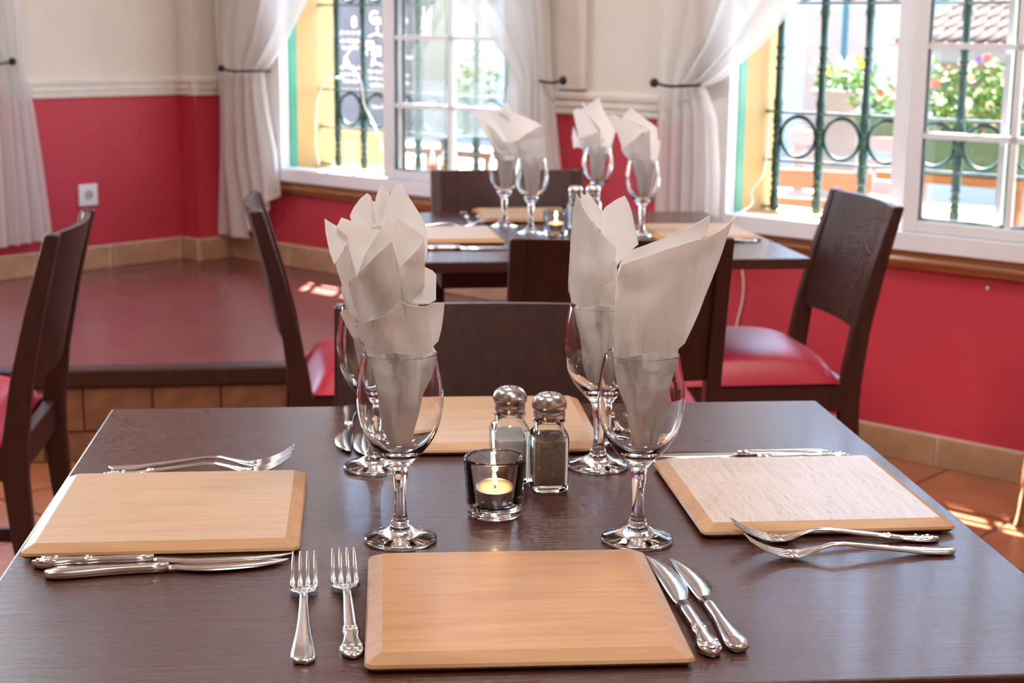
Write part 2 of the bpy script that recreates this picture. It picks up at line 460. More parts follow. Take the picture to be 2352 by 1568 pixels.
# ------------------------------------------------------------------ windows
def window(name, ul, ur, stile, back_stile):
    w_ = room_empty(name)
    zb, zt = ZS, ZT
    F = .10
    fr = MB()
    fr.box((ul, 3.962, zb-.008), (ul+F, 4.006, zt)); FR = .05
    fr.box((ur-FR, 3.962, zb-.008), (ur, 4.006, zt))
    fr.box((ul+F, 3.955, zb-.008), (ur-FR, 4.044, .674)); fr.box((ul+F, 3.962, zt-.05), (ur-FR, 4.04, zt))
    fr.box((ul+F-.012, 3.972, .674), (ul+F, 3.982, zt-.05)); fr.box((ul+F-.012, 3.99, .674), (ul+F+.006, 4.0, zt-.05))
    fr.build('frame', M['white'], w_, bevel=.003)
    g = MB()
    g.box((ul+.03, 4.006, .66), (ul+F+.006, 4.044, zt)); g.box((ur-F-.006, 4.006, .66), (ur-.03, 4.044, zt))
    g.build('outer_green_frame', M['green'], w_)
    # wooden casing and sill moulding
    c = MB()
    c.box((ul-.055, 3.988, zb-.06), (ul+.004, 4.0148, zt+.05)); c.box((ur-.004, 3.988, zb-.06), (ur+.028, 4.0148, zt+.05)); c.box((ul-.055, 3.988, zt), (ur+.028, 4.0148, zt+.055))
    c.build('casing', M['trimwood'], w_, bevel=.004)
    s = MB()
    prof = [(4.0148, .620), (3.975, .620), (3.970, .610), (3.976, .602), (3.972, .594), (3.978, .584), (3.992, .576), (3.995, .568), (4.0148, .566)]
    s.loft([[(ul-.06, y, z) for y, z in prof], [(ur+.06, y, z) for y, z in prof]])
    s.build('sill', M['trimwood'], w_)
    def sash(u0, u1, v, st, vm):
        m = MB()
        m.box((u0, v-.014, .676), (u0+st, v+.014, zt-.052)); m.box((u1-.055, v-.014, .676), (u1, v+.014, zt-.052))
        m.box((u0+st, v-.014, .676), (u1-.055, v+.014, .708)); m.box((u0+st, v-.014, zt-.10), (u1-.055, v+.014, zt-.052))
        sa = m.build('sash', M['white'], w_, bevel=.003)
        k_ = MB().box((u0+st, v-.006, .708), (u0+st+.005, v+.006, zt-.10)); k_.box((u0+st, v-.006, .708), (u1-.055, v+.006, .712)); k_.build('gasket', M['gasket'], sa)
        rows = [.708, .945, 1.19, 1.435, 1.68, 1.925, 2.11, zt-.10]; cols = [u0+st, vm, u1-.055]
        for z in rows[1:-1]: MB().box((cols[0], v-.007, z-.008), (cols[2], v+.007, z+.008)).build('muntin', M['white'], sa)
        MB().box((vm-.009, v-.007, rows[0]), (vm+.009, v+.007, rows[-1])).build('muntin', M['white'], sa)
        for i in range(7):
            for j in range(2):
                MB().box((cols[j]+.001, v-.0015, rows[i]+.001), (cols[j+1]-.001, v+.0015, rows[i+1]-.001)).build('pane', M['pane'], sa)
    sash(stile[0], ur-FR-.002, 3.981, stile[1], stile[2])
    sash(back_stile[0], ur-FR-.03, 4.020, back_stile[1], back_stile[2])
    return w_
window('window_1', WA[0], WA[1], (-4.212, .058, -3.872), (-4.20, .045, -3.90))
window('window_2', WB[0], WB[1], (-2.083, .048, -1.772), (-2.146, .055, -1.82))
# third window, on the left wall beside the frame of view
w3 = room_empty('window_3')
m3 = MB()
m3.box((U0-.06, 1.55, .63), (U0-.01, 1.63, 2.41)); m3.box((U0-.06, 2.77, .63), (U0-.01, 2.85, 2.41)); m3.box((U0-.06, 1.63, .63), (U0-.01, 2.77, .70)); m3.box((U0-.06, 1.63, 2.33), (U0-.01, 2.77, 2.41)); m3.box((U0-.06, 2.17, .70), (U0-.01, 2.24, 2.33))
m3.build('frame', M['white'], w3)
for a, b in ((1.63, 2.17), (2.24, 2.77)): MB().box((U0-.04, a, .70), (U0-.036, b, 2.33)).build('pane', M['pane'], w3)

# iron grilles with knuckled bars, rails and rings
def bar_mesh():
    pr = [(.011, .672)]
    z = .68
    segs = [(.68, .83), (.83, .98), (.98, 1.31), (1.31, 1.46), (1.46, 1.92), (1.92, 2.38)]
    for a, b in segs:
        m = (a+b)/2
        pr += [(.0125, a+.01), (.0145, a+.03), (.011, a+.045)]
        for k in (-2, -1, 0, 1, 2):
            c = m+k*.012 if b-a < .2 else m+k*.016
            pr += [(.0105, c-.006), (.0155, c), (.0105, c+.006)] if k % 2 == 0 else []
        pr += [(.011, b-.045), (.0145, b-.03), (.0125, b-.01)]
    pr.append((.011, 2.405))
    pr.sort(key=lambda t: t[1]); pr = [(r*1.12, z) for r, z in pr]
    return MB().lathe(pr, 8).mesh('bar', True)
BAR = bar_mesh(); BAR.materials.append(M['iron'])
rg = MB()
N = 28
rg.loft([[((.062+.007*math.cos(t))*math.cos(2*PI*i/N), .007*math.sin(t), (.062+.007*math.cos(t))*math.sin(2*PI*i/N)) for t in (0, PI/3, 2*PI/3, PI, 4*PI/3, 5*PI/3)] for i in range(N+1)], caps=False)
RING = rg.mesh('ring', True); RING.materials.append(M['iron'])
def grille(label, ul, ur, first):
    g = tag(room_empty('window_grille'), label, 'grille', 'iron window grilles'); g['kind'] = 'thing'
    VG = 4.17
    us = []
    u = first
    while u < ur-.02: us.append(u); u += .1525
    for u in us: link_mesh('bar', BAR, g, (u, VG, 0))
    for z in (.683, .83, .98, 1.31, 1.46, 1.93, 2.38):
        MB().box((ul, VG-.012, z-.004), (ur, VG+.012, z+.004)).build('rail', M['railglint'], g)
    ed = [us[0]-.1525]+us
    for a in ed:
        c = a+.07625
        if c-.062 < ul or c+.062 > ur: continue
        link_mesh('ring', RING, g, (c, VG, .905)); link_mesh('ring', RING, g, (c, VG, 1.385))
grille('green iron grille with ringed bars outside the window by the chalkboard', WA[0]+.105, WA[1]-.105, -4.688)
grille('green iron grille with ringed bars outside the window by the flower trough', WB[0]+.105, WB[1]-.105, -2.632)

# ------------------------------------------------------------------ curtains
def curtain(label, axis, Lp, Mp, Rp, pleats, amp=.018, ms=.3, base_pos=3.93):
    rows = []
    n = len(Lp); K = 9; NC = 110
    for i in range(n-1):
        for k in range(K+(1 if i == n-2 else 0)):
            t = k/K
            t2 = t*t*(3-2*t)*.3+t*.7
            rows.append((tuple(lerp(a, b, t2) for a, b in zip(Lp[i], Lp[i+1])), tuple(lerp(a, b, t2) for a, b in zip(Mp[i], Mp[i+1])), tuple(lerp(a, b, t2) for a, b in zip(Rp[i], Rp[i+1]))))
    pts = []
    for ri, (a, m, b) in enumerate(rows):
        r = []
        for j in range(NC+1):
            s = j/NC
            if s < ms: q = s/ms; p = (lerp(a[0], m[0], q), lerp(a[1], m[1], q)); wd = abs(m[0]-a[0])/ms
            else: q = (s-ms)/(1-ms); p = (lerp(m[0], b[0], q), lerp(m[1], b[1], q)); wd = abs(b[0]-m[0])/(1-ms)
            am = amp*(.55 if s < ms else 1)
            off = am*math.sin(2*PI*pleats*s+.6*math.sin(ri*.05+s*5))+am*.25*math.sin(2*PI*pleats*1.7*s+1.3+ri*.02)
            along = am*.35*math.cos(2*PI*pleats*s)
            if axis == 'u': r.append((p[0]+along, base_pos+off, p[1]))
            else: r.append((base_pos+off, p[0]+along, p[1]))
        pts.append(r)
    o = MB().grid(pts).build('curtain', M['sheer'], smooth=True)
    tag(in_room(o), label, 'curtain', 'sheer tied-back curtains')
    return o
curtain('sheer white curtain tied back between the corner pillar and the chalkboard window', 'u',
        [(-5.17, 2.43), (-5.168, 1.33), (-5.167, 1.18), (-5.165, 1.10), (-5.16, 1.05), (-5.15, .92), (-5.155, .72), (-5.18, .375)],
        [(-4.90, 2.43), (-4.985, 1.33), (-5.02, 1.18), (-5.035, 1.10), (-5.03, 1.05), (-5.05, .92), (-5.06, .70), (-4.98, .375)],
        [(-4.32, 2.43), (-4.574, 1.325), (-4.692, 1.177), (-4.80, 1.078), (-4.85, 1.049), (-4.824, .905), (-4.771, .737), (-4.765, .60)], 4.6, .022)
curtain('sheer white curtain tied back between the chalkboard window and the pilaster', 'u',
        [(-4.10, 2.43), (-3.816, 1.32), (-3.691, 1.232), (-3.588, 1.132), (-3.52, 1.052), (-3.525, .905), (-3.545, .737), (-3.56, .46)],
        [(-3.60, 2.43), (-3.46, 1.32), (-3.43, 1.232), (-3.42, 1.132), (-3.42, 1.052), (-3.42, .905), (-3.42, .737), (-3.42, .46)],
        [(-3.37, 2.43), (-3.372, 1.32), (-3.372, 1.232), (-3.370, 1.132), (-3.362, 1.052), (-3.335, .905), (-3.30, .737), (-3.285, .46)], 4.6, .022, ms=.62)
curtain('sheer cream curtain tied back beside the window with the flower trough', 'u',
        [(-2.925, 2.43), (-2.925, 1.316), (-2.929, 1.184), (-2.93, 1.10), (-2.93, 1.059), (-2.93, .969), (-2.928, .80), (-2.927, .50)],
        [(-2.72, 2.43), (-2.79, 1.316), (-2.82, 1.184), (-2.85, 1.10), (-2.855, 1.059), (-2.86, .969), (-2.865, .80), (-2.86, .50)],
        [(-2.10, 2.43), (-2.42, 1.314), (-2.54, 1.19), (-2.68, 1.085), (-2.748, 1.056), (-2.708, .965), (-2.690, .80), (-2.69, .50)], 5, .022)
curtain('sheer white curtain hanging on the side wall beside the power socket', 'v',
        [(2.55, 2.43), (2.70, 1.31), (2.80, 1.17), (2.88, 1.09), (2.90, 1.06), (2.90, .92), (2.92, .70), (2.90, .405)],
        [(2.80, 2.43), (2.90, 1.31), (2.96, 1.17), (3.00, 1.09), (3.00, 1.06), (3.0, .92), (3.0, .70), (3.0, .405)],
        [(3.12, 2.43), (3.118, 1.31), (3.105, 1.17), (3.10, 1.09), (3.10, 1.06), (3.13, .92), (3.155, .70), (3.182, .415)], 5, .022, base_pos=-5.235)
def holdback(label, axis, knob, end, wall):
    # knob (u, v, z) standing off the wall, rod going round the gathered cloth to end
    h = room_empty('curtain_holdback'); h['kind'] = 'thing'; tag(h, label, 'curtain holdback', 'black iron curtain holdbacks')
    k = Vector(knob); e = Vector(end); wv = Vector(wall)
    MB().lathe([(0, -.014), (.008, -.012), (.0135, -.005), (.0145, 0), (.0125, .007), (.007, .013), (0, .015)], 16).build('knob', M['black'], h, smooth=True).location = k
    mid = (k+e)/2+Vector((0, -.012, -.006) if axis == 'u' else (.012, 0, -.006))
    path = [k, lerp(k, mid, .6)+Vector((0, 0, -.002)), mid, lerp(mid, e, .6), e, lerp(e, wv, .5), wv]
    MB().tube(path, .0045, 8).build('rod', M['black'], h, smooth=True)
holdback('black iron holdback gathering the curtain next to the corner pillar', 'u', (-5.045, 3.87, 1.058), (-4.845, 3.885, 1.052), (-4.86, 4.014, 1.05))
holdback('black iron holdback on the pilaster beside the chalkboard window', 'u', (-3.285, 3.90, 1.060), (-3.39, 3.905, 1.057), (-3.42, 3.997, 1.056))
holdback('black iron holdback with a ball knob beside the flower-trough window', 'u', (-2.885, 3.86, 1.066), (-2.752, 3.885, 1.061), (-2.76, 4.014, 1.06))
holdback('black iron holdback at the edge of the side-wall curtain', 'v', (-5.205, 3.045, 1.088), (-5.20, 2.90, 1.085), (-5.30, 2.88, 1.085))

# ------------------------------------------------------------------ small wall things
so_ = room_empty('power_socket'); so_['kind'] = 'thing'
tag(so_, 'white square power socket on the red side wall', 'power socket')
pl = MB().box((U0, 3.395-.043, .566-.043), (U0+.011, 3.395+.043, .566+.043)).build('plate', M['plastic'], so_, bevel=.009, seg=4)
def disc_u(r, u0, u1, n=24):
    return MB().loft([[(u, 3.395+r*math.cos(2*PI*j/n), .566+r*math.sin(2*PI*j/n)) for j in range(n)] for u in (u0, u1)])
rim = MB()
n = 28
rim.loft([[(u, 3.395+r*math.cos(2*PI*j/n), .566+r*math.sin(2*PI*j/n)) for j in range(n)] for r, u in ((.024, U0+.010), (.024, U0+.014), (.020, U0+.014), (.019, U0+.0112))], caps=False)
rim.build('rim', M['plastic'], so_, auto=40)
disc_u(.019, U0+.0105, U0+.0114).build('recess', plain('socket_recess', (.45, .43, .40), .5), so_)
for dy in (-.0095, .0095):
    m = MB(); m.loft([[(u, 3.395+dy+.003*math.cos(2*PI*j/10), .566+.003*math.sin(2*PI*j/10)) for j in range(10)] for u in (U0+.011, U0+.0118)])
    m.build('pin_hole', M['hole'], so_)
def cable(label, path, r=.004):
    pts = [Vector(p) for p in path]; out = []
    for i in range(len(pts)-1):
        p0, p1, p2, p3 = pts[max(i-1, 0)], pts[i], pts[i+1], pts[min(i+2, len(pts)-1)]
        for k in range(6):
            t = k/6
            out.append(.5*((2*p1)+(p2-p0)*t+(2*p0-5*p1+4*p2-p3)*t*t+(3*p1-p0-3*p2+p3)*t**3))
    out.append(pts[-1])
    o = MB().tube(out, r, 8).build('cable', M['cable'], smooth=True)
    return tag(in_room(o), label, 'cable')
cable('white cable with a plug looped on the yellow reveal by the iron grille', [(-4.56, 4.15, 1.16), (-4.60, 4.14, 1.10), (-4.52, 4.14, 1.02), (-4.50, 4.14, .93), (-4.46, 4.15, .86), (-4.40, 4.16, .72)], .003)
cable('white cable rising from the sill along the yellow reveal', [(-4.60, 4.12, 1.03), (-4.68, 4.115, 1.02), (-4.735, 4.11, .96), (-4.755, 4.11, .85), (-4.755, 4.11, .74), (-4.74, 4.11, .69), (-4.73, 4.10, .678)], .004)
cable('thin white cable hanging from the window frame down the red wall', [(-2.60, 4.07, .93), (-2.605, 4.06, .80), (-2.64, 4.05, .74), (-2.625, 4.03, .70), (-2.63, 3.945, .665), (-2.632, 3.955, .60), (-2.65, 4.008, .55), (-2.63, 4.009, .47), (-2.63, 4.009, .40), (-2.65, 4.009, .30), (-2.65, 4.0, .10), (-2.65, 3.995, .02)], .0028)

wp = room_empty('wall_plug'); wp['kind'] = 'thing'; tag(wp, 'tiny white plug in the red wall below the flower-trough window', 'wall plug')
MB().loft([[(-1.832+r*math.cos(2*PI*j/12), y, .535+r*math.sin(2*PI*j/12)) for j in range(12)] for r, y in ((.006, V1), (.0055, V1-.003), (.002, V1-.005))]).build('head', M['plastic'], wp, smooth=True)

# ------------------------------------------------------------------ tables
def table(label, cx, cy, yaw, wd, dp, legs, apron=.07, pedestal=None):
    t = thing('dining_table', label, 'table', (cx, cy, 0), yaw)
    MB().box((-wd/2, -dp/2, .727), (wd/2, dp/2, .75)).build('tabletop', M['tabletop'], t, bevel=.0025, seg=2)
    x0, x1, y0, y1 = legs
    a = MB()
    a.box((x0, y0, .727-apron), (x1, y0+.02, .727)); a.box((x0, y1-.02, .727-apron), (x1, y1, .727)); a.box((x0, y0+.02, .727-apron), (x0+.02, y1-.02, .727)); a.box((x1-.02, y0+.02, .727-apron), (x1, y1-.02, .727))
    a.build('apron', M['dark'], t)
    if pedestal:
        px_, py_ = pedestal
        MB().box((px_-.035, py_-.035, .03), (px_+.035, py_+.035, .727)).build('column', M['dark'], t, bevel=.004)
        MB().box((px_-.085, py_-.085, 0), (px_+.085, py_+.085, .03)).build('base', M['dark'], t, bevel=.006)
        return t
    for x in (x0-.005, x1-.045):
        for y in (y0-.005, y1-.045):
            MB().box((x, y, 0), (x+.05, y+.05, .727)).build('leg', M['dark'], t, bevel=.003)
    return t
T1 = (-.0095, 1.4848, .0954)
table('dark brown wooden table in the front set with glasses and wooden boards', *T1, .9031, .8716, (-.38, .38, -.36, .36))
YB = .145
BW, BD = .88, .875
bx, by = .6371-math.cos(YB)*BW/2-math.sin(YB)*BD/2, 3.2595-math.sin(YB)*BW/2+math.cos(YB)*BD/2
table('dark brown wooden table further back beside the window wall', bx, by, YB, BW, BD, (-.345, .20, -.36, .34), .045, (0, -.09))

# ------------------------------------------------------------------ chairs
def rear_leg(s):
    tab = [(0, -.245, .030), (.12, -.226, .034), (.28, -.206, .040), (.40, -.198, .046), (.46, -.199, .046), (.58, -.216, .040), (.72, -.248, .033), (.855, -.285, .026)]
    secs = []
    for z, y, d in tab:
        secs.append([(s*.205, y-d/2, z), (s*.205, y+d/2, z), (s*.176, y+d/2, z), (s*.176, y-d/2, z)])
    return MB().loft(secs)
def chair_parts(t):
    for s in (-1, 1):
        rear_leg(s).build('rear_leg', M['dark'], t, bevel=.004)
        MB().loft([[(s*x, y, z) for x, y in ((.205, .165+.035), (.205-.034+k, .165+.035), (.205-.034+k, .165+k), (.205, .165+k))] for z, k in ((0, .008), (.46, 0))]).build('front_leg', M['dark'], t, bevel=.003)
    # curved back panel
    pn = MB(); N = 16
    secs = []
    for i in range(N+1):
        x = lerp(-.178, .178, i/N); c = 1-(x/.178)**2
        sec = []
        for z, y in ((.575, -.215), (.72, -.246), (.853, -.281)): sec.append((x, y+.006-.022*c, z))
        for z, y in ((.853, -.281), (.72, -.246), (.575, -.215)): sec.append((x, y-.008-.022*c, z))
        secs.append(sec)
    pn.loft(secs)
    pn.build('back_panel', M['dark'], t, auto=40)
    f = MB()
    f.box((-.18, .175, .400), (.18, .198, .462)); f.box((-.18, -.205, .400), (.18, -.180, .462))
    f.box((-.203, -.19, .400), (-.178, .18, .462)); f.box((.178, -.19, .400), (.203, .18, .462))
    f.build('seat_frame', M['dark'], t, bevel=.003)
    st = MB()
    for s in (-1, 1): st.box((s*.192-.009, -.215, .155), (s*.192+.009, .175, .185))
    st.box((-.185, -.225, .205), (.185, -.205, .235)); st.box((-.185, .178, .20), (.185, .196, .23))
    st.build('stretcher', M['dark'], t, bevel=.002)
    # domed cushion
    cu = MB(); n = 18; pts = []
    def edge(q): return (1-abs(q)**6)
    top = [[(lerp(-.207, .207, i/n), lerp(-.175, .212, j/n), .466+.076*(edge(2*i/n-1)*edge(2*j/n-1))**.5*(1-.20*((2*i/n-1)**2+(2*j/n-1)**2))) for i in range(n+1)] for j in range(n+1)]
    cu.grid(top)
    cu.add([(-.205, -.173, .461), (.205, -.173, .461), (.205, .210, .461), (-.205, .210, .461)], [(3, 2, 1, 0)])
    cu.build('seat_cushion', M['seat'], t, smooth=True)
def chair_at(ax, ay, bx_, by_, face):
    # a, b: ends of the top of the back; face = +1/-1 which side of a->b the sitter looks to
    mx, my = (ax+bx_)/2, (ay+by_)/2
    ang = math.atan2(by_-ay, bx_-ax)
    rz = ang if face > 0 else ang+PI
    # local +x along a->b (face>0): local +y is 90 deg left of it
    fx, fy = -math.sin(rz), math.cos(rz)
    return (mx+fx*.285, my+fy*.285, 0), rz
CH = [((-.822, 2.735), (-.862, 3.115), 1, 'dark wooden chair with red seat turned away beside the raised platform, cut by the edge'),
      ((-.523, 3.12), (-.594, 3.53), -1, 'dark wooden chair with red seat seen from the side, left of the back table'),
      ((.834, 3.33), (.778, 3.725), 1, 'dark wooden chair with red seat under the right window, its curved back towards the wall'),
      ((-.240, 2.05), (.168, 2.082), -1, 'dark wooden chair tucked in at the far side of the front table'),
      ((-.0083, 2.747), (.4035, 2.7867), 1, 'dark wooden chair with its back to the viewer, before the back table'),
      ((-.222, 4.10), (.184, 4.160), -1, 'dark wooden chair at the far side of the back table below the chalkboard window')]
first = None
for a, b, face, lab in CH:
    loc, rz = chair_at(*a, *b, face)
    if first is None:
        first = thing('dining_chair', lab, 'chair', loc, rz, 'dark dining chairs with red seats'); chair_parts(first)
    else: copy_tree(first, lab, loc, rz)

# chrome framed chair with a blue jacket cloth, only its edge in view on the far right
cc = thing('chrome_chair', 'chrome legged chair with blue fabric back at the edge under the window', 'chair', (1.50, 3.53, 0), 0)
for x in (-.19, .19):
    for y in (-.19, .19):
        MB().tube([(x*1.12, y*1.12, 0), (x, y, .44), (x, y, .50)] if y > 0 else [(x*1.12, y*1.12, 0), (x, y, .44), (x, y*1.1, .62), (x, y*1.2, .85)], .011, 10).build('leg', M['chrome'], cc, smooth=True)
MB().box((-.21, -.21, .43), (.21, .21, .48)).build('seat', M['blue'], cc, bevel=.015, seg=3)
MB().box((-.235, -.255, .655), (.235, -.215, .80)).build('backrest', M['blue'], cc, bevel=.012, seg=3)

# ------------------------------------------------------------------ tableware on the tables
ZT1 = .75
def board(label, cx, cy, rot, mat, s=.2495, d=.2483, h=.013, z=ZT1, edge=None):
    b = thing('serving_board', label, 'board', (cx, cy, z), rot, 'wooden serving boards')
    def ring(hx, hy, zz, r):
        out = []
        for sx, sy, a0 in ((1, 1, 0), (-1, 1, PI/2), (-1, -1, PI), (1, -1, 3*PI/2)):
            for k in range(4):
                a = a0+k*PI/6
                out.append((sx*(hx-r)+r*math.cos(a), sy*(hy-r)+r*math.sin(a), zz))
        return out
    hx, hy = s/2, d/2
    m = MB().loft([ring(hx-.012, hy-.012, 0, .004), ring(hx-.003, hy-.003, .002, .006), ring(hx, hy, .005, .007), ring(hx-.0015, hy-.0015, .0072, .0065)], caps=False)
    m.add(ring(hx-.012, hy-.012, 0, .004), [tuple(range(15, -1, -1))])
    m.loft([ring(hx-.0015, hy-.0015, .0072, .0065), ring(hx-.013, hy-.013, h, .003)], caps=False)
    m.build('chamfered_edge', edge or M['board_edge'], b, auto=25)
    MB().loft([ring(hx-.013, hy-.013, h-.004, .003), ring(hx-.013, hy-.013, h, .003)]).build('face', mat, b)
    return b
board('orange beech board at the front place, between forks and knives', .0075, 1.2044, .0802, M['beech'])
board('pale beech board at the left edge of the front table', -.3279, 1.4452, .1029, M['beech_pale'])
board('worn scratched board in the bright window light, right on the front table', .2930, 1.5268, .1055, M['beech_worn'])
board('beech board at the far place of the front table, behind the shakers', -.028, 1.7985, .085, M['beech_pale'])

def section(x, wl, wr, z, t, dome=.35):
    # flattened section across a piece of cutlery lying along +x
    return [(x, wl, z), (x, wl*.75, z+t*.5), (x, 0.5*(wl+wr), z+t*(.5+dome*.2)), (x, wr*.75, z+t*.5), (x, wr, z), (x, wr*.75, z-t*.5), (x, wl*.75, z-t*.5)]
PLAIN_H = [(0, .008), (.0015, .013), (.004, .0175), (.010, .0200), (.018, .0198), (.03, .0175), (.05, .0130), (.07, .0100), (.09, .0082), (.105, .0072)]
ORN_H = [(0, .004), (.0015, .009), (.004, .014), (.008, .0185), (.014, .0205), (.022, .0195), (.030, .0150), (.038, .0118), (.043, .0138), (.050, .0135), (.056, .0105), (.075, .0095), (.09, .0085), (.105, .0074)]
def ornament(o_mb, length, z_of, zs=.0):
    # raised scroll relief on the flared end
    for k, (x, y, r) in enumerate(((.006, 0, .0032), (.009, .0055, .0026), (.009, -.0055, .0026), (.014, .003, .0024), (.014, -.003, .0024), (.020, .0062, .0022), (.020, -.0062, .0022), (.020, 0, .002), (.047, 0, .0028), (.047, .0042, .002), (.047, -.0042, .002), (.051, .002, .0016), (.051, -.002, .0016))):
        zz = z_of(x)
        o_mb.loft([[(x+r*q*math.cos(2*PI*j/8), y+r*q*math.sin(2*PI*j/8), zz+zz2) for j in range(8)] for q, zz2 in ((1, 0), (.75, .0007), (.3, .0010))])
    return o_mb
def fork_mesh(orn):
    hw = ORN_H if orn else PLAIN_H
    zt = [(0, .0030), (.01, .0026), (.03, .0032), (.07, .0078), (.105, .0122), (.118, .0124), (.132, .0085), (.145, .0048), (.158, .0040), (.172, .0070), (.185, .0130), (.198, .0215)]
    wt = hw+[(.118, .0070), (.128, .0085), (.136, .0140), (.143, .0210), (.150, .0245), (.158, .0250)]
    xs = sorted(set([x for x, _ in wt]+[.025, .04, .06, .08, .095, .112, .123]))
    xs = [x for x in xs if x <= .158]
    m = MB().loft([section(x, interp(wt, x)/2, -interp(wt, x)/2, interp(zt, x), .0030 if x < .11 else .0024) for x in xs])
    for k in range(4):
        yc = (k-1.5)*.0066
        secs = []
        for x in (.157, .163, .170, .178, .186, .193, .197, .198):
            q = (x-.157)/.041
            hwid = lerp(.0022, .0011, q) if x < .197 else .0006
            y = yc*lerp(1, .94, q); z = interp(zt, x); t = lerp(.0022, .0013, q)
            secs.append([(x, y+hwid, z+t*.3), (x, y+hwid*.5, z+t*.5), (x, y-hwid*.5, z+t*.5), (x, y-hwid, z+t*.3), (x, y-hwid, z-t*.5), (x, y+hwid, z-t*.5)])
        m.loft(secs)
    return m, lambda x: interp(zt, x)+.0014
def knife_meshes(orn, L):
    hw = ORN_H if orn else PLAIN_H
    k = (L-.105)/.1
    zt = [(0, .0042), (.105, .0042)]
    xs = sorted(set([x for x, _ in hw]+[.025, .04, .06, .08]))
    def wid(x): return interp(hw, x)*(1.0 if x < .06 else lerp(1, 1.45, min(1, (x-.06)/.04)))
    h = MB().loft([section(x, wid(x)/2, -wid(x)/2, .0042, .0074 if x > .004 else .005, .5) for x in xs])
    bl = MB(); secs = []
    for q in (0, .04, .08, .14, .24, .36, .5, .62, .74, .84, .91, .96, .99, 1.0):
        x = .104+q*(L-.104)
        back = interp([(0, .0052), (.1, .0062), (.6, .0072), (.85, .0068), (1, .0062)], q)
        belly = interp([(0, -.0052), (.08, -.0058), (.2, -.0112), (.36, -.0142), (.55, -.0138), (.74, -.0108), (.88, -.0052), (.96, .0006), (1, .0050)], q)
        t = lerp(.0030, .0012, min(1, q*5))
        mid = (back+belly)/2
        secs.append([(x, back, .0036+t*.5), (x, mid, .0036+t*.6), (x, belly, .0036+.0002), (x, belly, .0036-.0002), (x, mid, .0036-t*.4), (x, back, .0036-t*.5)])
    bl.loft(secs)
    return h, bl
CUT = {}
def mk(name, mb, smooth=True):
    me = mb.mesh(name, smooth); me.materials.append(M['steel']); return me
for orn in (0, 1):
    fm, zf = fork_mesh(orn)
    CUT['fork', orn] = mk('fork', fm)
    L = .228 if orn else .210
    h, b = knife_meshes(orn, L)
    CUT['handle', orn] = mk('handle', h); CUT['blade', orn] = mk('blade', b)
    if orn:
        CUT['forkrelief'] = mk('relief', ornament(MB(), .1, zf))
        CUT['kniferelief'] = mk('relief', ornament(MB(), .1, lambda x: .0078))
def fork(label, ax, ay, ang, orn, z=ZT1, dz=0.0, pitch=0.0):
    o = link_mesh('fork', CUT['fork', orn])
    o.location = (ax, ay, z+dz); o.rotation_euler = (0, pitch, ang)
    if orn: link_mesh('relief', CUT['forkrelief'], o)['kind'] = 'stuff'
    return tag(o, label, 'fork', 'steel forks')
def knife(label, ax, ay, ang, orn, z=ZT1, flip=False):
    o = thing('knife', label, 'knife', (ax, ay, z), ang, 'steel table knives')
    h = link_mesh('handle', CUT['handle', orn], o); b = link_mesh('blade', CUT['blade', orn], o)
    if orn: link_mesh('relief', CUT['kniferelief'], h)['kind'] = 'stuff'
    if flip: o.scale = (1, -1, 1)
    return o
fork('plain fork farther from the orange board at the front place', -.1541, 1.0876, 1.702, 0)
fork('fork with ornate handle right beside the orange board', -.1176, 1.0985, 1.719, 1)
knife('knife with ornate handle right beside the orange board', .157, 1.1079, 1.6942, 1)
knife('plain knife outside the ornate one at the front place', .1785, 1.1186, 1.7033, 0)
fork('plain fork behind the pale board on the left', -.4332, 1.6013, .1216, 0)
fork('ornate fork half hidden behind the pale board on the left', -.4324, 1.5775, .100, 1)
knife('ornate knife touching the near edge of the pale left board', -.4216, 1.2945, .135, 1)
knife('plain knife lying in front of the pale left board', -.4026, 1.268, .20, 0)
knife('plain knife behind the worn board on the right', .3603, 1.690, -3.0569, 0)
knife('ornate knife close behind the worn board on the right', .3808, 1.675, -3.037, 1)
fork('ornate fork leaning its tines over the front edge of the worn board', .4059, 1.3952, -3.0897, 1)
fork('plain fork nearest the viewer in front of the worn board', .4113, 1.3609, -3.0161, 0)
knife('plain knife at the far place, its blade seen left of the back glass', -.2014, 1.885, -1.5004, 0)
knife('ornate knife at the far place, seen behind the wine glass stem', -.1767, 1.885, -1.5181, 1)
fork('ornate fork beside the far board, behind the wine glass stem', .108, 1.8701, -1.50, 1)
fork('plain fork outside the ornate one at the far place', .131, 1.865, -1.50, 0)

# ------------------------------------------------------------------ wine glasses
GP_OUT = [(0, 0), (.030, 0), (.0338, .0008), (.0343, .0024), (.0335, .0042), (.027, .0062), (.018, .0092), (.0115, .0128), (.0088, .0160), (.0090, .0185), (.0078, .0205), (.0063, .0240), (.0055, .0330), (.0055, .0420), (.0062, .0550), (.0072, .0660), (.0092, .0735), (.0165, .0812), (.0225, .0872), (.0303, .0975), (.0362, .1099), (.0393, .1224), (.0405, .1348), (.0401, .1471), (.0375, .1635), (.0345, .1780), (.0341, .1797)]
GP_IN = [(.0336, .1800), (.0330, .1795), (.0334, .1780), (.0363, .1635), (.0389, .1471), (.0393, .1348), (.0381, .1224), (.0350, .1099), (.0290, .0985), (.0205, .0895), (.0120, .0846), (0, .0832)]
def smooth_prof(pr, k=2):
    for _ in range(k):
        out = [pr[0]]
        for a, b in zip(pr, pr[1:]):
            out += [(lerp(a[0], b[0], .25), lerp(a[1], b[1], .25)), (lerp(a[0], b[0], .75), lerp(a[1], b[1], .75))]
        out.append(pr[-1]); pr = out
    return pr
GLASS = MB().lathe(smooth_prof(GP_OUT+GP_IN, 1), 48).mesh('wine_glass', True); GLASS.materials.append(M['glass'])
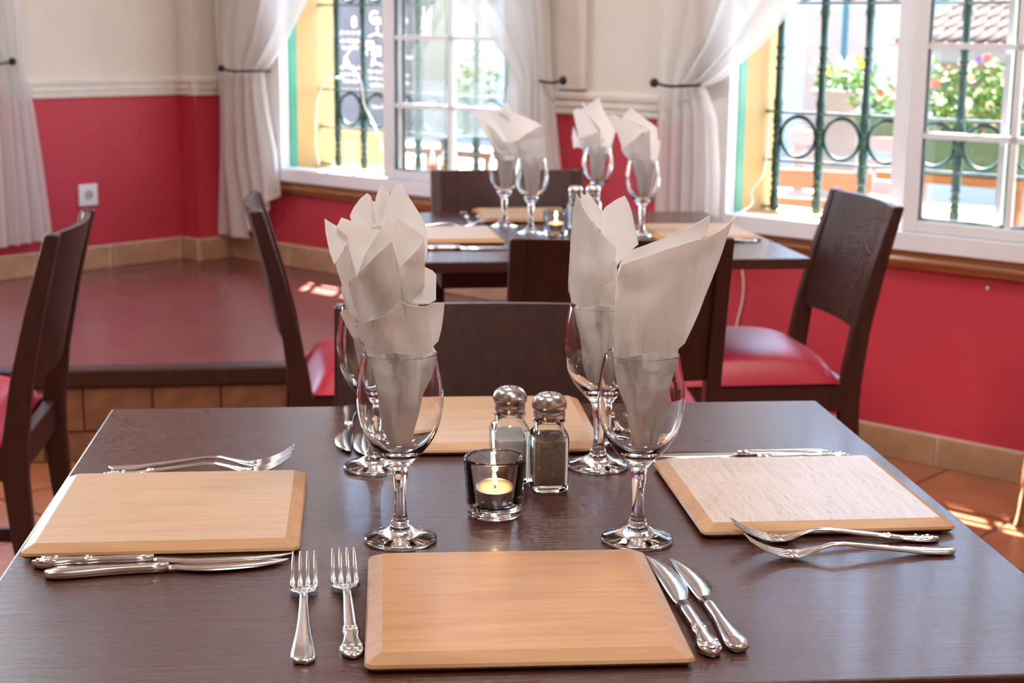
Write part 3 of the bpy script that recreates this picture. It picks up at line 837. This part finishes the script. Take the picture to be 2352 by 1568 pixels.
GLASS_FAR = MB().lathe(GP_OUT+GP_IN, 24).mesh('wine_glass', True); GLASS_FAR.materials.append(M['glass'])
GL = {'G1': (-.1025, 1.3796), 'G2': (.1198, 1.387), 'G3': (-.1482, 1.6212), 'G4': (.0959, 1.6359), 'H1': (-.0221, 3.7373), 'H2': (.0414, 3.6115), 'H3': (.2156, 3.98), 'H4': (.2994, 3.578)}
GLAB = {'G1': 'stemmed wine glass left of the candle holding the flame-folded napkin', 'G2': 'stemmed wine glass right of the shakers holding the wide rolled napkin', 'G3': 'wine glass half hidden behind the flame-folded napkin', 'G4': 'wine glass behind the wide rolled napkin, by the far board',
        'H1': 'leftmost wine glass on the back table', 'H2': 'wine glass left of the candle on the back table', 'H3': 'wine glass behind the shakers on the back table', 'H4': 'rightmost wine glass on the back table'}
for k, (x, y) in GL.items():
    o = link_mesh('wine_glass', GLASS if k[0] == 'G' else GLASS_FAR, None, (x, y, ZT1+.0004), R.uniform(0, 6))
    tag(o, GLAB[k], 'wine glass', 'stemmed wine glasses')

# ------------------------------------------------------------------ paper napkins (folds in millimetres from the glass axis)
NAP = {
'G1': [
 (18,[(-25,306),(-15,316),(-4,330),(-2,329),(1,330),(3,324),(10,314),(15,307),(21,298),(23,291),(25,282),(25,273),(23,263),(-5,255),(-18,280)]),
 (25,[(-18,331),(-15,326),(-11,323),(-15,310),(-17,294),(-26,293),(-24,309),(-23,319),(-21,326)]),
 (21,[(-31,323),(-28,321),(-26,316),(-25,309),(-26,300),(-20,289),(-38,280),(-45,304),(-42,311),(-37,318)]),
 (3,[(-51,304),(-44,301),(-31,294),(-20,288),(-30,272),(-37,252),(-44,277),(-46,287),(-55,296)]),
 (9,[(-65,304),(-60,300),(-54,296),(-48,291),(-46,285),(-49,275),(-56,264),(-60,275),(-62,283),(-64,292)]),
 (-4,[(-56,264),(-48,280),(-43,272),(-37,252),(-44,244),(-42,229),(-37,209),(-46,216),(-52,229),(-56,239),(-60,248),(-62,254),(-60,260)]),
 (-12,[(-10,302),(-6,298),(-4,285),(-15,265),(-32,247),(-37,252),(-33,262),(-23,283)]),
 (-10,[(-2,304),(5,299),(15,293),(23,286),(21,281),(12,270),(1,260),(-3,278),(-5,295)]),
 (-16,[(23,286),(24,278),(23,243),(21,237),(15,234),(12,227),(5,232),(2,245),(1,260),(10,269),(18,278)]),
 (-9,[(23,259),(30,255),(33,251),(33,229),(27,226),(12,227),(15,234),(23,241)]),
 (-20,[(-5,285),(-2,273),(1,260),(2,245),(3,232),(-8,222),(-23,215),(-37,209),(-42,225),(-47,243),(-33,257),(-18,273)]),
 (-26,[(3,229),(6,209),(8,173),(-31,176),(-36,193),(-41,207),(-26,212),(-11,219)]),
 (-22,[(4,232),(7,229),(15,227),(25,226),(33,228),(41,227),(40,217),(38,202),(33,182),(8,173),(6,209)]),
 (-14,[(-56,213),(-50,218),(-45,215),(-41,207),(-36,193),(-31,176),(-37,183),(-45,194),(-52,206)]),
],
'G2': [
 (-26,[(-22,265),(-12,270),(2,275),(19,281),(37,285),(54,287),(64,289),(76,293),(86,300),(79,282),(67,254),(56,229),(45,204),(36,186),(33,182),(34,178),(-1,174),(-29,180),(-28,204),(-26,234),(-25,254)]),
 (-12,[(-21,268),(-18,274),(-10,278),(5,284),(22,289),(39,295),(52,300),(62,304),(61,295),(59,288),(40,276),(-3,255),(-22,254)]),
 (16,[(-18,271),(11,278),(47,282),(41,234),(28,182),(-26,181),(-25,249)]),
],
'G4': [
 (-22,[(-30,302),(-26,297),(-23,288),(-13,273),(-3,261),(13,245),(12,233),(10,209),(-3,206),(-3,175),(-20,177),(-36,183),(-36,208),(-35,243),(-34,269),(-32,290)]),
 (0,[(-24,302),(-21,298),(-16,300),(-10,293),(-3,284),(-2,278),(-4,262),(-18,278),(-24,293)]),
 (12,[(-3,275),(4,284),(14,291),(24,296),(28,289),(31,281),(31,270),(30,259),(34,252),(38,247),(21,232),(12,216),(11,209),(13,245),(-3,262)]),
 (-28,[(-1,206),(15,209),(14,191),(13,174),(-4,174)]),
],
'G3': [
 (-20,[(-29,228),(11,265),(43,228),(38,172),(19,167),(-32,171),(-34,199)]),
 (10,[(-31,246),(-3,288),(34,275),(47,219),(33,167),(-27,166)]),
],
'H1': [
 (-20,[(-80,278),(-64,272),(-48,252),(-25,236),(7,195),(36,163),(-25,163),(-38,211),(-51,233),(-67,258)]),
 (5,[(-79,279),(-35,278),(-26,265),(13,211),(32,163),(-5,163),(-51,236)]),
],
'H2': [
 (-22,[(-68,213),(-31,222),(-13,236),(6,248),(16,253),(24,250),(28,230),(35,171),(-37,170),(-50,192)]),
 (4,[(-97,284),(-75,292),(-38,281),(12,260),(26,248),(6,230),(-53,215),(-72,247)]),
 (14,[(-57,310),(-54,287),(-57,272),(-78,284),(-69,299)]),
],
'H3': [
 (-22,[(-54,200),(-30,207),(-10,214),(4,222),(9,159),(-39,159)]),
 (2,[(-67,267),(-60,276),(-38,274),(2,217),(-30,207),(-52,201),(-60,240)]),
 (12,[(-42,293),(-32,279),(-14,274),(-5,288),(2,303),(9,281),(20,258),(42,245),(43,218),(29,163),(8,163),(4,221),(-38,274)]),
 (-6,[(-63,227),(-51,200),(-43,172),(-57,176),(-69,172),(-66,196)]),
],
'H4': [
 (-22,[(-52,205),(-19,228),(11,252),(14,210),(17,174),(-33,173),(-45,191)]),
 (4,[(-88,279),(-72,284),(-63,278),(-51,274),(8,250),(-19,228),(-52,207),(-62,237)]),
 (14,[(-51,274),(-36,292),(-28,295),(-8,280),(30,253),(32,226),(38,223),(32,174),(14,173),(11,250)]),
],
}
NLAB = {'G1': 'white paper napkin folded like a flame of overlapping points', 'G2': 'white paper napkin rolled into one wide cone leaning right', 'G3': 'white paper napkin mostly hidden behind the flame-folded one', 'G4': 'white paper napkin with two pointed petals behind the wide cone',
        'H1': 'white paper napkin in the leftmost glass of the back table', 'H2': 'white paper napkin leaning left in the glass beside the back candle', 'H3': 'white paper napkin with spiky tips behind the back shakers', 'H4': 'white paper napkin in the rightmost glass of the back table'}
BOWL = {'G1': (2, 1, .027, 1), 'G2': (-8, 3, .026, 10), 'G3': (0, 0, .026, 0), 'G4': (-4, 0, .027, -2), 'H1': (6, 0, .022, 12), 'H2': (0, 0, .024, 8), 'H3': (0, 0, .024, 0), 'H4': (4, 0, .022, 10)}
LEAN = {'G1': -.10, 'G2': .35, 'G4': -.10, 'H1': -.7, 'H2': -.45, 'H3': 0, 'H4': -.25}
def c1_of(key): return BOWL[key][1]
def napkin(key):
    gx, gy = GL[key]
    bm = bmesh.new()
    rnd = random.Random(ord(key[0])+ord(key[1]))
    for d, poly in NAP[key]:
        b2 = bmesh.new()
        vs = [b2.verts.new((x, 0, z)) for x, z in poly]
        try: f = b2.faces.new(vs)
        except ValueError: continue
        bmesh.ops.triangulate(b2, faces=[f], quad_method='BEAUTY', ngon_method='BEAUTY')
        for _ in range(2 if key[0] == 'G' else 1):
            bmesh.ops.subdivide_edges(b2, edges=b2.edges[:], cuts=1 if key[0] == 'H' else 1, use_grid_fill=True)
        zmin = min(p[1] for p in poly); zmax = max(p[1] for p in poly); ph = rnd.uniform(0, 6)
        tilt = .42 if d > 0 else .22 if d > -13 else -.16
        if key == 'G2': tilt = .12 if d > -20 else -.10
        for v in b2.verts:
            x, z = v.co.x, v.co.z
            q = (z-zmin)/max(1, zmax-zmin)
            if z < 190: x *= .90
            if d <= 0: y = d*.92+x*x/95
            else: y = d-x*x/120
            y += tilt*(z-.5*(zmin+zmax))
            if key == 'G2' and d < -20: y += 1.6*math.sin((x-.42*(z-180))*.30)*max(0, min(1, (275-z)/60))
            y += 1.1*math.sin(x*.16+z*.07+ph)+.5*math.sin(z*.21+ph*2+x*.05)
            v.co = (x/1000, y/1000, z/1000)
        vm = {}
        for v in b2.verts: vm[v] = bm.verts.new(v.co)
        for f in b2.faces: bm.faces.new([vm[v] for v in f.verts])
        b2.free()
    # inner core of rolled paper that the folds wrap
    zc, rc = {'G1': (.262, .020), 'G2': (.205, .022), 'G4': (.225, .020), 'G3': (.23, .022)}.get(key, (.20, .018))
    core = []
    for i in range(7):
        z = lerp(.176, zc, i/6)
        core.append([bm.verts.new((c1_of(key)/1000+(z-.18)*LEAN.get(key, 0)+rc*math.cos(2*PI*j/24), rc*.36*math.sin(2*PI*j/24)*(1+.08*math.sin(5*PI*j/12)), z+.004*math.sin(j*.9))) for j in range(24)])
    for a, b in zip(core, core[1:]):
        for j in range(24): bm.faces.new((a[j], a[(j+1) % 24], b[(j+1) % 24], b[j]))
    # crumpled foot of the napkin standing in the bowl
    c0, c1, r0, cb = BOWL[key]
    N = 40; rows = []
    for i in range(9):
        t = i/8
        z = lerp(.182, .0945, t); r = lerp(r0, .009, t**1.25)
        cx = lerp(c1, cb*.4, t)/1000
        row = []
        for j in range(N):
            a = 2*PI*j/N
            rr = r*(1+.20*math.sin(3*a+t*4+c0)*t+.16*math.sin(5*a-t*3+c0)+.07*math.sin(11*a+t*7))
            row.append(bm.verts.new((cx+rr*math.cos(a), rr*math.sin(a)*.9, z+.003*math.sin(3*a))))
        rows.append(row)
    for a, b in zip(rows, rows[1:]):
        for j in range(N): bm.faces.new((a[j], a[(j+1) % N], b[(j+1) % N], b[j]))
    bm.faces.new(rows[-1])
    me = bpy.data.meshes.new('paper_napkin'); bm.to_mesh(me); bm.free()
    me.polygons.foreach_set('use_smooth', [True]*len(me.polygons))
    me.materials.append(M['napkin'])
    o = link_mesh('paper_napkin', me, None, (gx, gy, ZT1+.0004))
    s = o.modifiers.new('paper', 'SOLIDIFY'); s.thickness = .0005; s.offset = 0
    e = o.modifiers.new('edges', 'EDGE_SPLIT'); e.split_angle = math.radians(38)
    return tag(o, NLAB[key], 'napkin', 'folded paper napkins')
for k in GL: napkin(k)

# ------------------------------------------------------------------ candles and shakers
def candle(x, y, lab_h, lab_t, power):
    h = MB().lathe([(0, 0), (.0245, 0), (.0262, .0015), (.0268, .004), (.0305, .0560), (.0305, .0580), (.0290, .0592), (.0270, .0585), (.0262, .0560), (.0222, .0140), (.0205, .0115), (.0160, .0105), (0, .0102)], 40).build('candle_holder', M['glass_thick'], smooth=True)
    h.location = (x, y, ZT1+.0004); tag(h, lab_h, 'candle holder', 'glass tealight holders')
    t = thing('tealight', lab_t, 'candle', (x+.0005, y-.001, ZT1+.0112), 0, 'lit tealights')
    MB().lathe([(0, 0), (.0180, 0), (.0188, .001), (.0188, .0155), (.0194, .0160), (.0186, .0162), (.0181, .0155), (.0181, .012), (0, .012)], 32).build('cup', M['alu'], t, auto=40)
    MB().lathe([(0, .004), (.0179, .004), (.0179, .0148), (.010, .0138), (.004, .0135), (0, .0135)], 28).build('wax', M['wax'], t, smooth=True)
    MB().tube([(0, 0, .013), (.0003, 0, .0175), (.0008, 0, .0195)], .0007, 6).build('wick', M['hole'], t)
    MB().lathe([(0, .0165), (.0018, .0185), (.0024, .0210), (.0020, .0245), (.0010, .0280), (0, .0305)], 14).build('flame', M['flame'], t, smooth=True)
    l = bpy.data.lights.new('flame_light', 'POINT'); l.energy = power; l.color = (1, .58, .25); l.shadow_soft_size = .003
    lo = bpy.data.objects.new('flame_light', l); COL.objects.link(lo); lo.parent = t; lo.location = (0, 0, .034)
candle(-.0158, 1.4622, 'small round glass tealight holder in the middle of the front table', 'lit tealight in an aluminium cup, front table', .035)
candle(.0994, 3.5927, 'small glass tealight holder on the back table', 'lit tealight in the holder on the back table', .05)

def shaker(x, y, rot, lab, fill, zf, name):
    s = thing(name, lab, 'shaker', (x, y, ZT1+.0004), rot, 'glass salt and pepper shakers')
    def sq(h, c, z, n=6):
        out = []
        for k, (sx, sy) in enumerate(((1, 1), (-1, 1), (-1, -1), (1, -1))):
            for j in range(n):
                a = k*PI/2+j*PI/2/(n-1)
                out.append((sx*(h-c)+c*math.cos(a), sy*(h-c)+c*math.sin(a), z))
        return out
    o = [sq(.0165, .006, 0), sq(.0185, .006, .003), sq(.0188, .006, .056), sq(.0184, .009, .0605), sq(.0165, .0120, .0640), sq(.0153, .0153, .0665), sq(.0150, .0150, .0720), sq(.0172, .0172, .0732), sq(.0172, .0172, .0748), sq(.0150, .0150, .0755)]
    i = [sq(.0135, .0135, .0755), sq(.0135, .0135, .0665), sq(.0150, .0100, .0635), sq(.0163, .006, .0590), sq(.0163, .005, .0075), sq(.0140, .005, .0062)]
    b = MB().loft(o+i, caps=True); b.build('glass_body', M['glass_thick'], s, auto=50)
    tilt = .004
    f = [sq(.0138, .005, .0066), sq(.0159, .005, .0080), [(px, py, zf+py*tilt*40 if True else 0) for px, py, _ in sq(.0159, .005, 0)]]
    MB().loft(f).build('contents', fill, s, auto=50)
    cap = smooth_prof([(0, .0760), (.0160, .0757), (.0166, .0775), (.0166, .0830), (.0158, .0842), (.0172, .0856), (.0184, .0885), (.0180, .0930), (.0155, .0985), (.0105, .1018), (.005, .1027), (0, .1028)], 1)
    MB().lathe(cap, 36).build('cap', M['steel_cap'], s, smooth=True)
    hs = MB()
    for k in range(9):
        r = 0 if k == 0 else .0085; a = k*PI/4
        z = .1027 if k == 0 else .10175
        hs.lathe([(.0007, z-.0006), (.0007, z+.0009), (.0001, z+.0009)], 8, r*math.cos(a), r*math.sin(a))
    hs.build('perforations', M['hole'], s)
shaker(-.0016, 1.5786, .25, 'square glass salt shaker with steel dome cap behind the candle', M['salt'], .050, 'salt_shaker')
shaker(.0395, 1.5531, .18, 'square glass pepper shaker with steel dome cap right of the candle', M['pepper'], .056, 'pepper_shaker')
shaker(.1507, 3.74, .2, 'salt shaker with steel cap on the back table, beside the candle', M['salt'], .050, 'salt_shaker')
shaker(.1938, 3.76, .2, 'pepper shaker with steel cap on the back table, half hidden by the napkin', M['pepper'], .056, 'pepper_shaker')

# place settings of the back table
board('beech board at the left place of the back table, shining in window light', -.158, 3.525, .145, M['beech_pale'])
board('beech board at the far place of the back table, behind the glasses', .030, 3.935, .145, M['beech_pale'])
board('beech board at the right place of the back table near the window', .435, 3.632, .145, M['beech_pale'])
def bt(lx, ly):
    c, s = math.cos(YB), math.sin(YB); return (bx+c*lx-s*ly, by+s*lx+c*ly)
for nm, lx, ly, a, orn, lab in (('k', -.40, -.235, YB, 0, 'knife in front of the left board on the back table'), ('k', -.40, -.26, YB, 1, 'second knife in front of the left board on the back table, nearer the edge'),
                           ('f', -.40, .115, YB, 0, 'fork behind the left board on the back table'),
                           ('k', -.185, .40, YB-PI/2, 0, 'knife beside the far board on the back table'), ('k', -.215, .40, YB-PI/2, 1, 'outer knife beside the far board on the back table'),
                           ('f', .40, -.175, YB+PI, 0, 'fork in front of the right board on the back table')):
    p = bt(lx, ly)
    (knife if nm == 'k' else fork)(lab, p[0], p[1], a, orn)

# ------------------------------------------------------------------ fill lamps added above the frame to brighten the room
def fill_lamp(u, v, lab, power=FILL_POWER):
    p = RM(u, v, ZC)
    t = thing('fill_lamp', lab, 'lamp', p, 0, 'added round fill lamps')
    MB().lathe([(0, 0), (.19, 0), (.20, -.01), (.20, -.045), (.185, -.05), (.18, -.045), (0, -.04)], 32).build('rim', M['steel_cap'], t, auto=40)
    MB().lathe([(0, -.044), (.178, -.044), (.176, -.052), (.10, -.066), (0, -.070)], 32).build('diffuser', M['fillglow'], t, smooth=True)
    l = bpy.data.lights.new('fill_light', 'AREA'); l.shape = 'DISK'; l.size = .36; l.energy = power; l.color = (1, .95, .90)
    lo = bpy.data.objects.new('fill_light', l); COL.objects.link(lo); lo.parent = t; lo.location = (0, 0, -.075)
M['fillglow'] = emit('fill_diffuser', (1, .84, .66), 4)
for u, v, lab in ((-3.9, 1.6, 'added round fill lamp above the platform'), (-2.3, 2.3, 'added round fill lamp above the back table'), (-.9, 2.6, 'added round fill lamp beside the second window'), (-2.4, .4, 'added round fill lamp left of the front table'), (-.6, .7, 'added round fill lamp above the front table'), (.9, .4, 'added round fill lamp near the inner wall')):
    fill_lamp(u, v, lab, FILL_POWER*(.55 if u < -3.5 else 1))

# ------------------------------------------------------------------ outside
GZ = -.30
struct(rbox('terrace', [((-45, VOUT, GZ-.2), (25, 45, GZ)), ((-45, -25, GZ-.2), (U0-.25, VOUT, GZ))], M['pave']))
aw = room_empty('sun_blocker'); aw['kind'] = 'thing'; tag(aw, 'unseen cloth added above the windows outside to cut off the sun', 'sun_blocker')  # unseen overhang, added to keep the sun to narrow floor patches
MB().loft([[(u, 4.245, 3.75), (u, 4.245, 3.78), (u, 4.76, 3.53), (u, 4.76, 3.50)] for u in (-9.0, 2.5)]).build('cloth', M['sun_blocker'], aw)
MB().box((-9.0, 4.75, 3.47), (2.5, 4.77, 3.53)).build('blocker_edge', M['sun_blocker'], aw)

# chalkboard
cb = room_empty('chalkboard'); cb['kind'] = 'thing'; tag(cb, 'dark chalkboard menu with white handwriting outside the first window', 'chalkboard')
CV = 5.2
MB().box((-5.93, CV, .748), (-5.10, CV+.02, 1.85)).build('panel', M['slate'], cb)
fr = MB(); fr.box((-5.97, CV-.006, .715), (-5.06, CV+.03, .748)); fr.box((-5.97, CV-.006, .748), (-5.93, CV+.03, 1.89)); fr.box((-5.10, CV-.006, .748), (-5.06, CV+.03, 1.89))
fr.build('frame', M['slate'], cb)
for u in (-5.90, -5.13): MB().box((u-.02, CV+.02, GZ), (u+.02, CV+.06, 1.85)).build('leg', M['brownwood'], cb)
ch = MB()
def scrawl(u, z, wd, h=.011, r=.0022, rnd=random.Random(3)):
    x = u
    while x < u+wd:
        ln = rnd.uniform(.025, .06); pts = []
        for k in range(int(ln/.004)+2):
            pts.append((x+k*.004+.0025*math.sin(k*2.1), CV-.002, z+h*.8*math.sin(k*1.7+rnd.uniform(-.3, .3))+rnd.uniform(-.002, .002)))
        ch.tube(pts, r, 4, caps=False); x += ln+.014
def px(x, y): return (-5.862+(x-770)*.00305, 1.355-y*.00205)
for x, y, wd in ((781, 76, 46), (780, 95, 48), (788, 111, 42), (780, 158, 50), (782, 174, 48), (790, 190, 28), (850, 166, 36), (851, 181, 32), (915, 130, 32), (912, 172, 26), (912, 190, 24), (854, 198, 28), (858, 248, 24)):
    u, z = px(x, y); scrawl(u, z, wd*.00305)
for x, y, w_ in ((852, 84, 34), (856, 152, 28), (912, 155, 24), (856, 200, 28)):
    u, z = px(x, y)
    ch.tube([(u+k*.1*w_*.00305, CV-.002, z+.012*math.sin(PI*k/10)) for k in range(11)], .003, 4)
# a little drawn paper cup of chips
u, z = px(975, 75)
for k in range(6): ch.tube([(u-.035+k*.014, CV-.002, z+.02), (u-.03+k*.017, CV-.002, z+.09+.02*(k % 3))], .003, 4)
for zz, ww in ((.02, .045), (0, .041), (-.02, .037)): ch.tube([(u-ww, CV-.002, z+zz), (u+ww, CV-.002, z+zz)], .003, 4)
for s in (-1, 1): ch.tube([(u+s*.047, CV-.002, z+.03), (u+s*.036, CV-.002, z-.03)], .003, 4)
ch.build('handwriting', M['chalk'], cb)['kind'] = 'stuff'
def chalk_text(txt, x, y, size):
    c = bpy.data.curves.new('lettering', 'FONT'); c.body = txt; c.size = size; c.extrude = .0008; c.offset = .0005
    t_ = bpy.data.objects.new('lettering_source', c); COL.objects.link(t_)
    me = bpy.data.meshes.new_from_object(t_.evaluated_get(bpy.context.evaluated_depsgraph_get())); me.name = 'lettering'
    bpy.data.objects.remove(t_)
    o = link_mesh('lettering', me, cb)
    u, z = px(x, y); o.location = (u, CV-.003, z); o.rotation_euler = (PI/2, 0, 0)
    me.materials.clear(); me.materials.append(M['chalk'])
chalk_text('G', 854, 54, .085); chalk_text('a', 872, 54, .06); chalk_text('on', 922, 54, .055); chalk_text('8', 812, 62, .07); chalk_text('1', 868, 76, .05)
chalk_text('Flu', 842, 128, .10); chalk_text('d', 858, 146, .05); chalk_text('&', 792, 150, .06); chalk_text('C', 914, 116, .06)
# pale wooden stand below it
st = room_empty('menu_stand'); st['kind'] = 'thing'; tag(st, 'pale wooden box standing below the chalkboard outside', 'stand')
for k in range(4): MB().box((-5.72+k*.115, 5.02, GZ), (-5.61+k*.115, 5.05, .72)).build('plank', M['yellow'], st)
MB().box((-5.73, 5.0, .72), (-5.25, 5.10, .74)).build('top', M['yellow'], st)

# flower troughs
LEAF = None
def planter(label, u0, u1, v, z0, z1, ztop, n, flowers, seed, tmat=None):
    t = room_empty('flower_trough'); t['kind'] = 'thing'; tag(t, label, 'planter', 'planted flower troughs')
    MB().loft([[(u0+i, v-.09+i, z), (u1-i, v-.09+i, z), (u1-i, v+.09-i, z), (u0+i, v+.09-i, z)] for z, i in ((z0, .02), (z1-.02, .003), (z1-.02, -.008), (z1, -.008))]).build('trough', tmat or M['trough'], t, bevel=.004)
    rr = random.Random(seed); lf = MB()
    for k in range(n):
        q = rr.random()**.8
        c = Vector((rr.uniform(u0, u1), v+rr.uniform(-.11, .11), lerp(z1-.01, ztop, q*rr.uniform(.5, 1))))
        d = Vector((rr.uniform(-1, 1), rr.uniform(-1, 1), rr.uniform(-.2, 1))).normalized(); s = d.orthogonal().normalized()
        L = rr.uniform(.02, .045); wd = L*.32
        nn = d.cross(s)*L*.15
        lf.add([c, c+d*L*.5+s*wd+nn, c+d*L, c+d*L*.5-s*wd+nn], [(0, 1, 2), (0, 2, 3)])
    lf.build('foliage', M['leaf'], t, fix=False)['kind'] = 'stuff'
    for mat, cnt in flowers:
        fl = MB()
        for k in range(cnt):
            c = Vector((rr.uniform(u0, u1), v+rr.uniform(-.12, .08), lerp(z1+.03, ztop+.02, rr.random()**.7)))
            rad = rr.uniform(.012, .024)
            for p in range(5):
                a = 2*PI*p/5
                e = Vector((math.cos(a), -.5+rr.uniform(-.3, .3), math.sin(a)))*rad
                s = e.cross(Vector((0, 1, 0))).normalized()*rad*.55
                lf2 = [c, c+e*.6+s, c+e, c+e*.6-s]
                fl.add(lf2, [(0, 1, 2), (0, 2, 3)])
        fl.build('blossoms', mat, t, fix=False)['kind'] = 'stuff'
    if z0 > .82:
        MB().box((u0+.03, v-.03, GZ), (u1-.03, v+.03, z0)).build('pedestal', M['pave'], t)
    return t
planter('green flower trough with white and pink blossoms behind the chalkboard', -5.72, -5.22, 5.62, .70, .83, 1.13, 900, ((M['petal_w'], 50), (M['petal_p'], 25)), 1)
planter('stone-grey trough with low green plants further along the terrace', -5.15, -4.55, 6.0, .62, .80, .92, 500, ((M['petal_w'], 30),), 2, M['pave'])
planter('dark green flower trough with white and violet blossoms outside the second window', -2.86, -2.20, 5.5, .705, .85, 1.12, 1500, ((M['petal_w'], 60), (M['petal_v'], 16), (M['petal_p'], 14)), 3)
planter('pale trough on a pedestal with yellow flowers, seen between the iron bars', -3.86, -3.62, 6.5, .86, .96, 1.09, 300, ((M['petal_w'], 16), (M['petal_y'], 4)), 4, M['pave'])
planter('small trough of green plants against the terrace railing', -3.30, -3.08, 5.9, .80, .90, 1.02, 260, ((M['petal_w'], 14), (M['petal_p'], 10)), 5)
# wooden rails that carry the troughs
def railing(label, u0, u1, v, z):
    r = room_empty('terrace_railing'); r['kind'] = 'thing'; tag(r, label, 'railing')
    MB().box((u0, v-.11, z-.035), (u1, v+.11, z)).build('rail', M['outwood'], r, bevel=.004)
    u = u0+.12
    while u < u1:
        MB().loft([[(u-.02, v-.03+o, zz), (u+.02, v-.03+o, zz), (u+.02, v+.03+o, zz), (u-.02, v+.03+o, zz)] for zz, o in ((GZ, 0), (z-.035, 0))]).build('post', M['outwood'], r); u += .42
railing('orange wooden shelf rail under the dark green trough', -2.95, -1.6, 5.5, .703)
railing('orange wooden shelf rail under the trough behind the chalkboard', -5.85, -4.4, 5.75, .62)
# slatted garden furniture
def bench(label, u, v, rot):
    b = thing('garden_bench', label, 'bench', RM(u, v, GZ), ROOM_ROT+rot, 'brown slatted garden benches')
    for k in range(4): MB().box((-.55, -.20+k*.11, .42), (.55, -.115+k*.11, .445)).build('seat_slat', M['brownwood'], b)
    for k in range(4): MB().box((-.55, .235, .52+k*.12), (.55, .255, .60+k*.12)).build('back_slat', M['brownwood'], b)
    for x in (-.5, .5):
        MB().box((x-.025, .255, 0), (x+.025, .30, .98)).build('post', M['brownwood'], b); MB().box((x-.025, -.20, 0), (x+.025, -.15, .42)).build('leg', M['brownwood'], b)
def garden_table(label, u, v, rot, top=.72, sx=1, sy=1):
    b = thing('garden_table', label, 'table', RM(u, v, GZ), ROOM_ROT+rot, 'brown garden tables')
    for k in range(5): MB().box((-.5*sx, (-.34+k*.138)*sy, top-.03), (.5*sx, (-.21+k*.138)*sy, top)).build('slat', M['brownwood'], b)
    for x in (-.4*sx, .4*sx):
        for s in (-1, 1):
            MB().loft([[(x-.025+.03*s, s*y*sy-.025, z), (x+.025+.03*s, s*y*sy-.025, z), (x+.025+.03*s, s*y*sy+.025, z), (x-.025+.03*s, s*y*sy+.025, z)] for y, z in ((.36, 0), (-.22, top-.03))]).build('leg', M['brownwood'], b)
bench('brown slatted garden bench seen through the open half of the second window', -3.62, 5.35, .2)
garden_table('brown slatted garden table behind the bench', -3.1, 6.45, .2, .74)
bench('brown slatted garden bench beyond the garden table', -4.5, 7.6, -.3)
garden_table('brown slatted garden table under the dark green trough', -1.7, 7.3, -.1, .74)
garden_table('brown slatted garden table with sauce bottles', -4.80, 5.0, 0, .86, .6, .6)
BOT = MB().lathe([(0, 0), (.017, 0), (.018, .01), (.018, .06), (.014, .085), (.008, .10), (.004, .12), (0, .121)], 16).mesh('sauce_bottle', True); BOT.materials.append(M['petal_p'])
BOTCAP = MB().lathe([(0, .06), (.0188, .06), (.0150, .088), (.009, .104), (.0048, .128), (0, .128)], 16).mesh('nozzle', True); BOTCAP.materials.append(M['petal_w'])
for u, lab in ((-4.93, 'first red sauce bottle on the garden table, nearest the window mullion'), (-4.86, 'middle red sauce bottle on the garden table'), (-4.79, 'third red sauce bottle on the garden table, farthest from the mullion')):
    o = link_mesh('sauce_bottle', BOT, None, RM(u, 4.95, GZ+.86)); tag(o, lab, 'bottle', 'red sauce bottles outside'); link_mesh('nozzle', BOTCAP, o)
# houses across the terrace
hb = room_empty('house'); hb['kind'] = 'thing'; tag(hb, 'white house front across the terrace', 'house')
MB().box((-26, 17, GZ), (-3, 17.4, 5.5)).build('wall', M['facade'], hb)
for u in (-20, -16.5, -13, -9.5, -6): MB().box((u-.5, 16.97, 1.6), (u+.5, 17.0, 2.9)).build('shutter', M['facade_b'], hb)
for u, wd in ((-9.9, .9), (-12.6, .8), (-7.6, 1.0)): MB().box((u-wd/2, 16.96, GZ), (u+wd/2, 17.0, 1.5)).build('doorway', M['facade_b'], hb)
kb = room_empty('kiosk'); kb['kind'] = 'thing'; tag(kb, 'small kiosk with a red tiled roof across the terrace', 'kiosk')
MB().box((-5.85, 11.3, GZ), (-4.4, 12.0, 1.2)).build('wall', M['facade'], kb)
MB().box((-5.7, 11.28, .2), (-5.1, 11.3, 1.0)).build('hatch', M['outwood'], kb)
MB().loft([[(u, 10.95, 1.16), (u, 12.1, 1.50), (u, 12.1, 1.46), (u, 10.95, 1.12)] for u in (-5.95, -4.3)]).build('roof', M['brownwood'], kb)
tl_ = MB().loft([[(.045*math.cos(a), y, .03*math.sin(a)+y*.30) for a in [PI*k/6 for k in range(7)]] for y in (0, .27)], caps=True).mesh('roof_tile', True); tl_.materials.append(M['rooftile'])
for i in range(15):
    for j in range(4): link_mesh('roof_tile', tl_, kb, (-5.86+i*.108, 10.93+j*.27, 1.165+j*.081))
for u, lab in ((-10.5, 'dark lamp post across the terrace, by the brown doorway'), (-5.9, 'dark lamp post standing before the kiosk')):
    lp = room_empty('lamp_post'); lp['kind'] = 'thing'; tag(lp, lab, 'lamp post')
    v = 10.2 if u > -8 else 12
    MB().lathe([(.06, GZ), (.06, GZ+.3), (.03, GZ+.5), (.025, 3.0), (0, 3.0)], 12, u, v).build('pole', M['iron'], lp, smooth=True)
    MB().lathe([(0, 3.0), (.10, 3.05), (.15, 3.2), (.12, 3.35), (0, 3.4)], 16, u, v).build('lantern', M['facade'], lp, smooth=True)
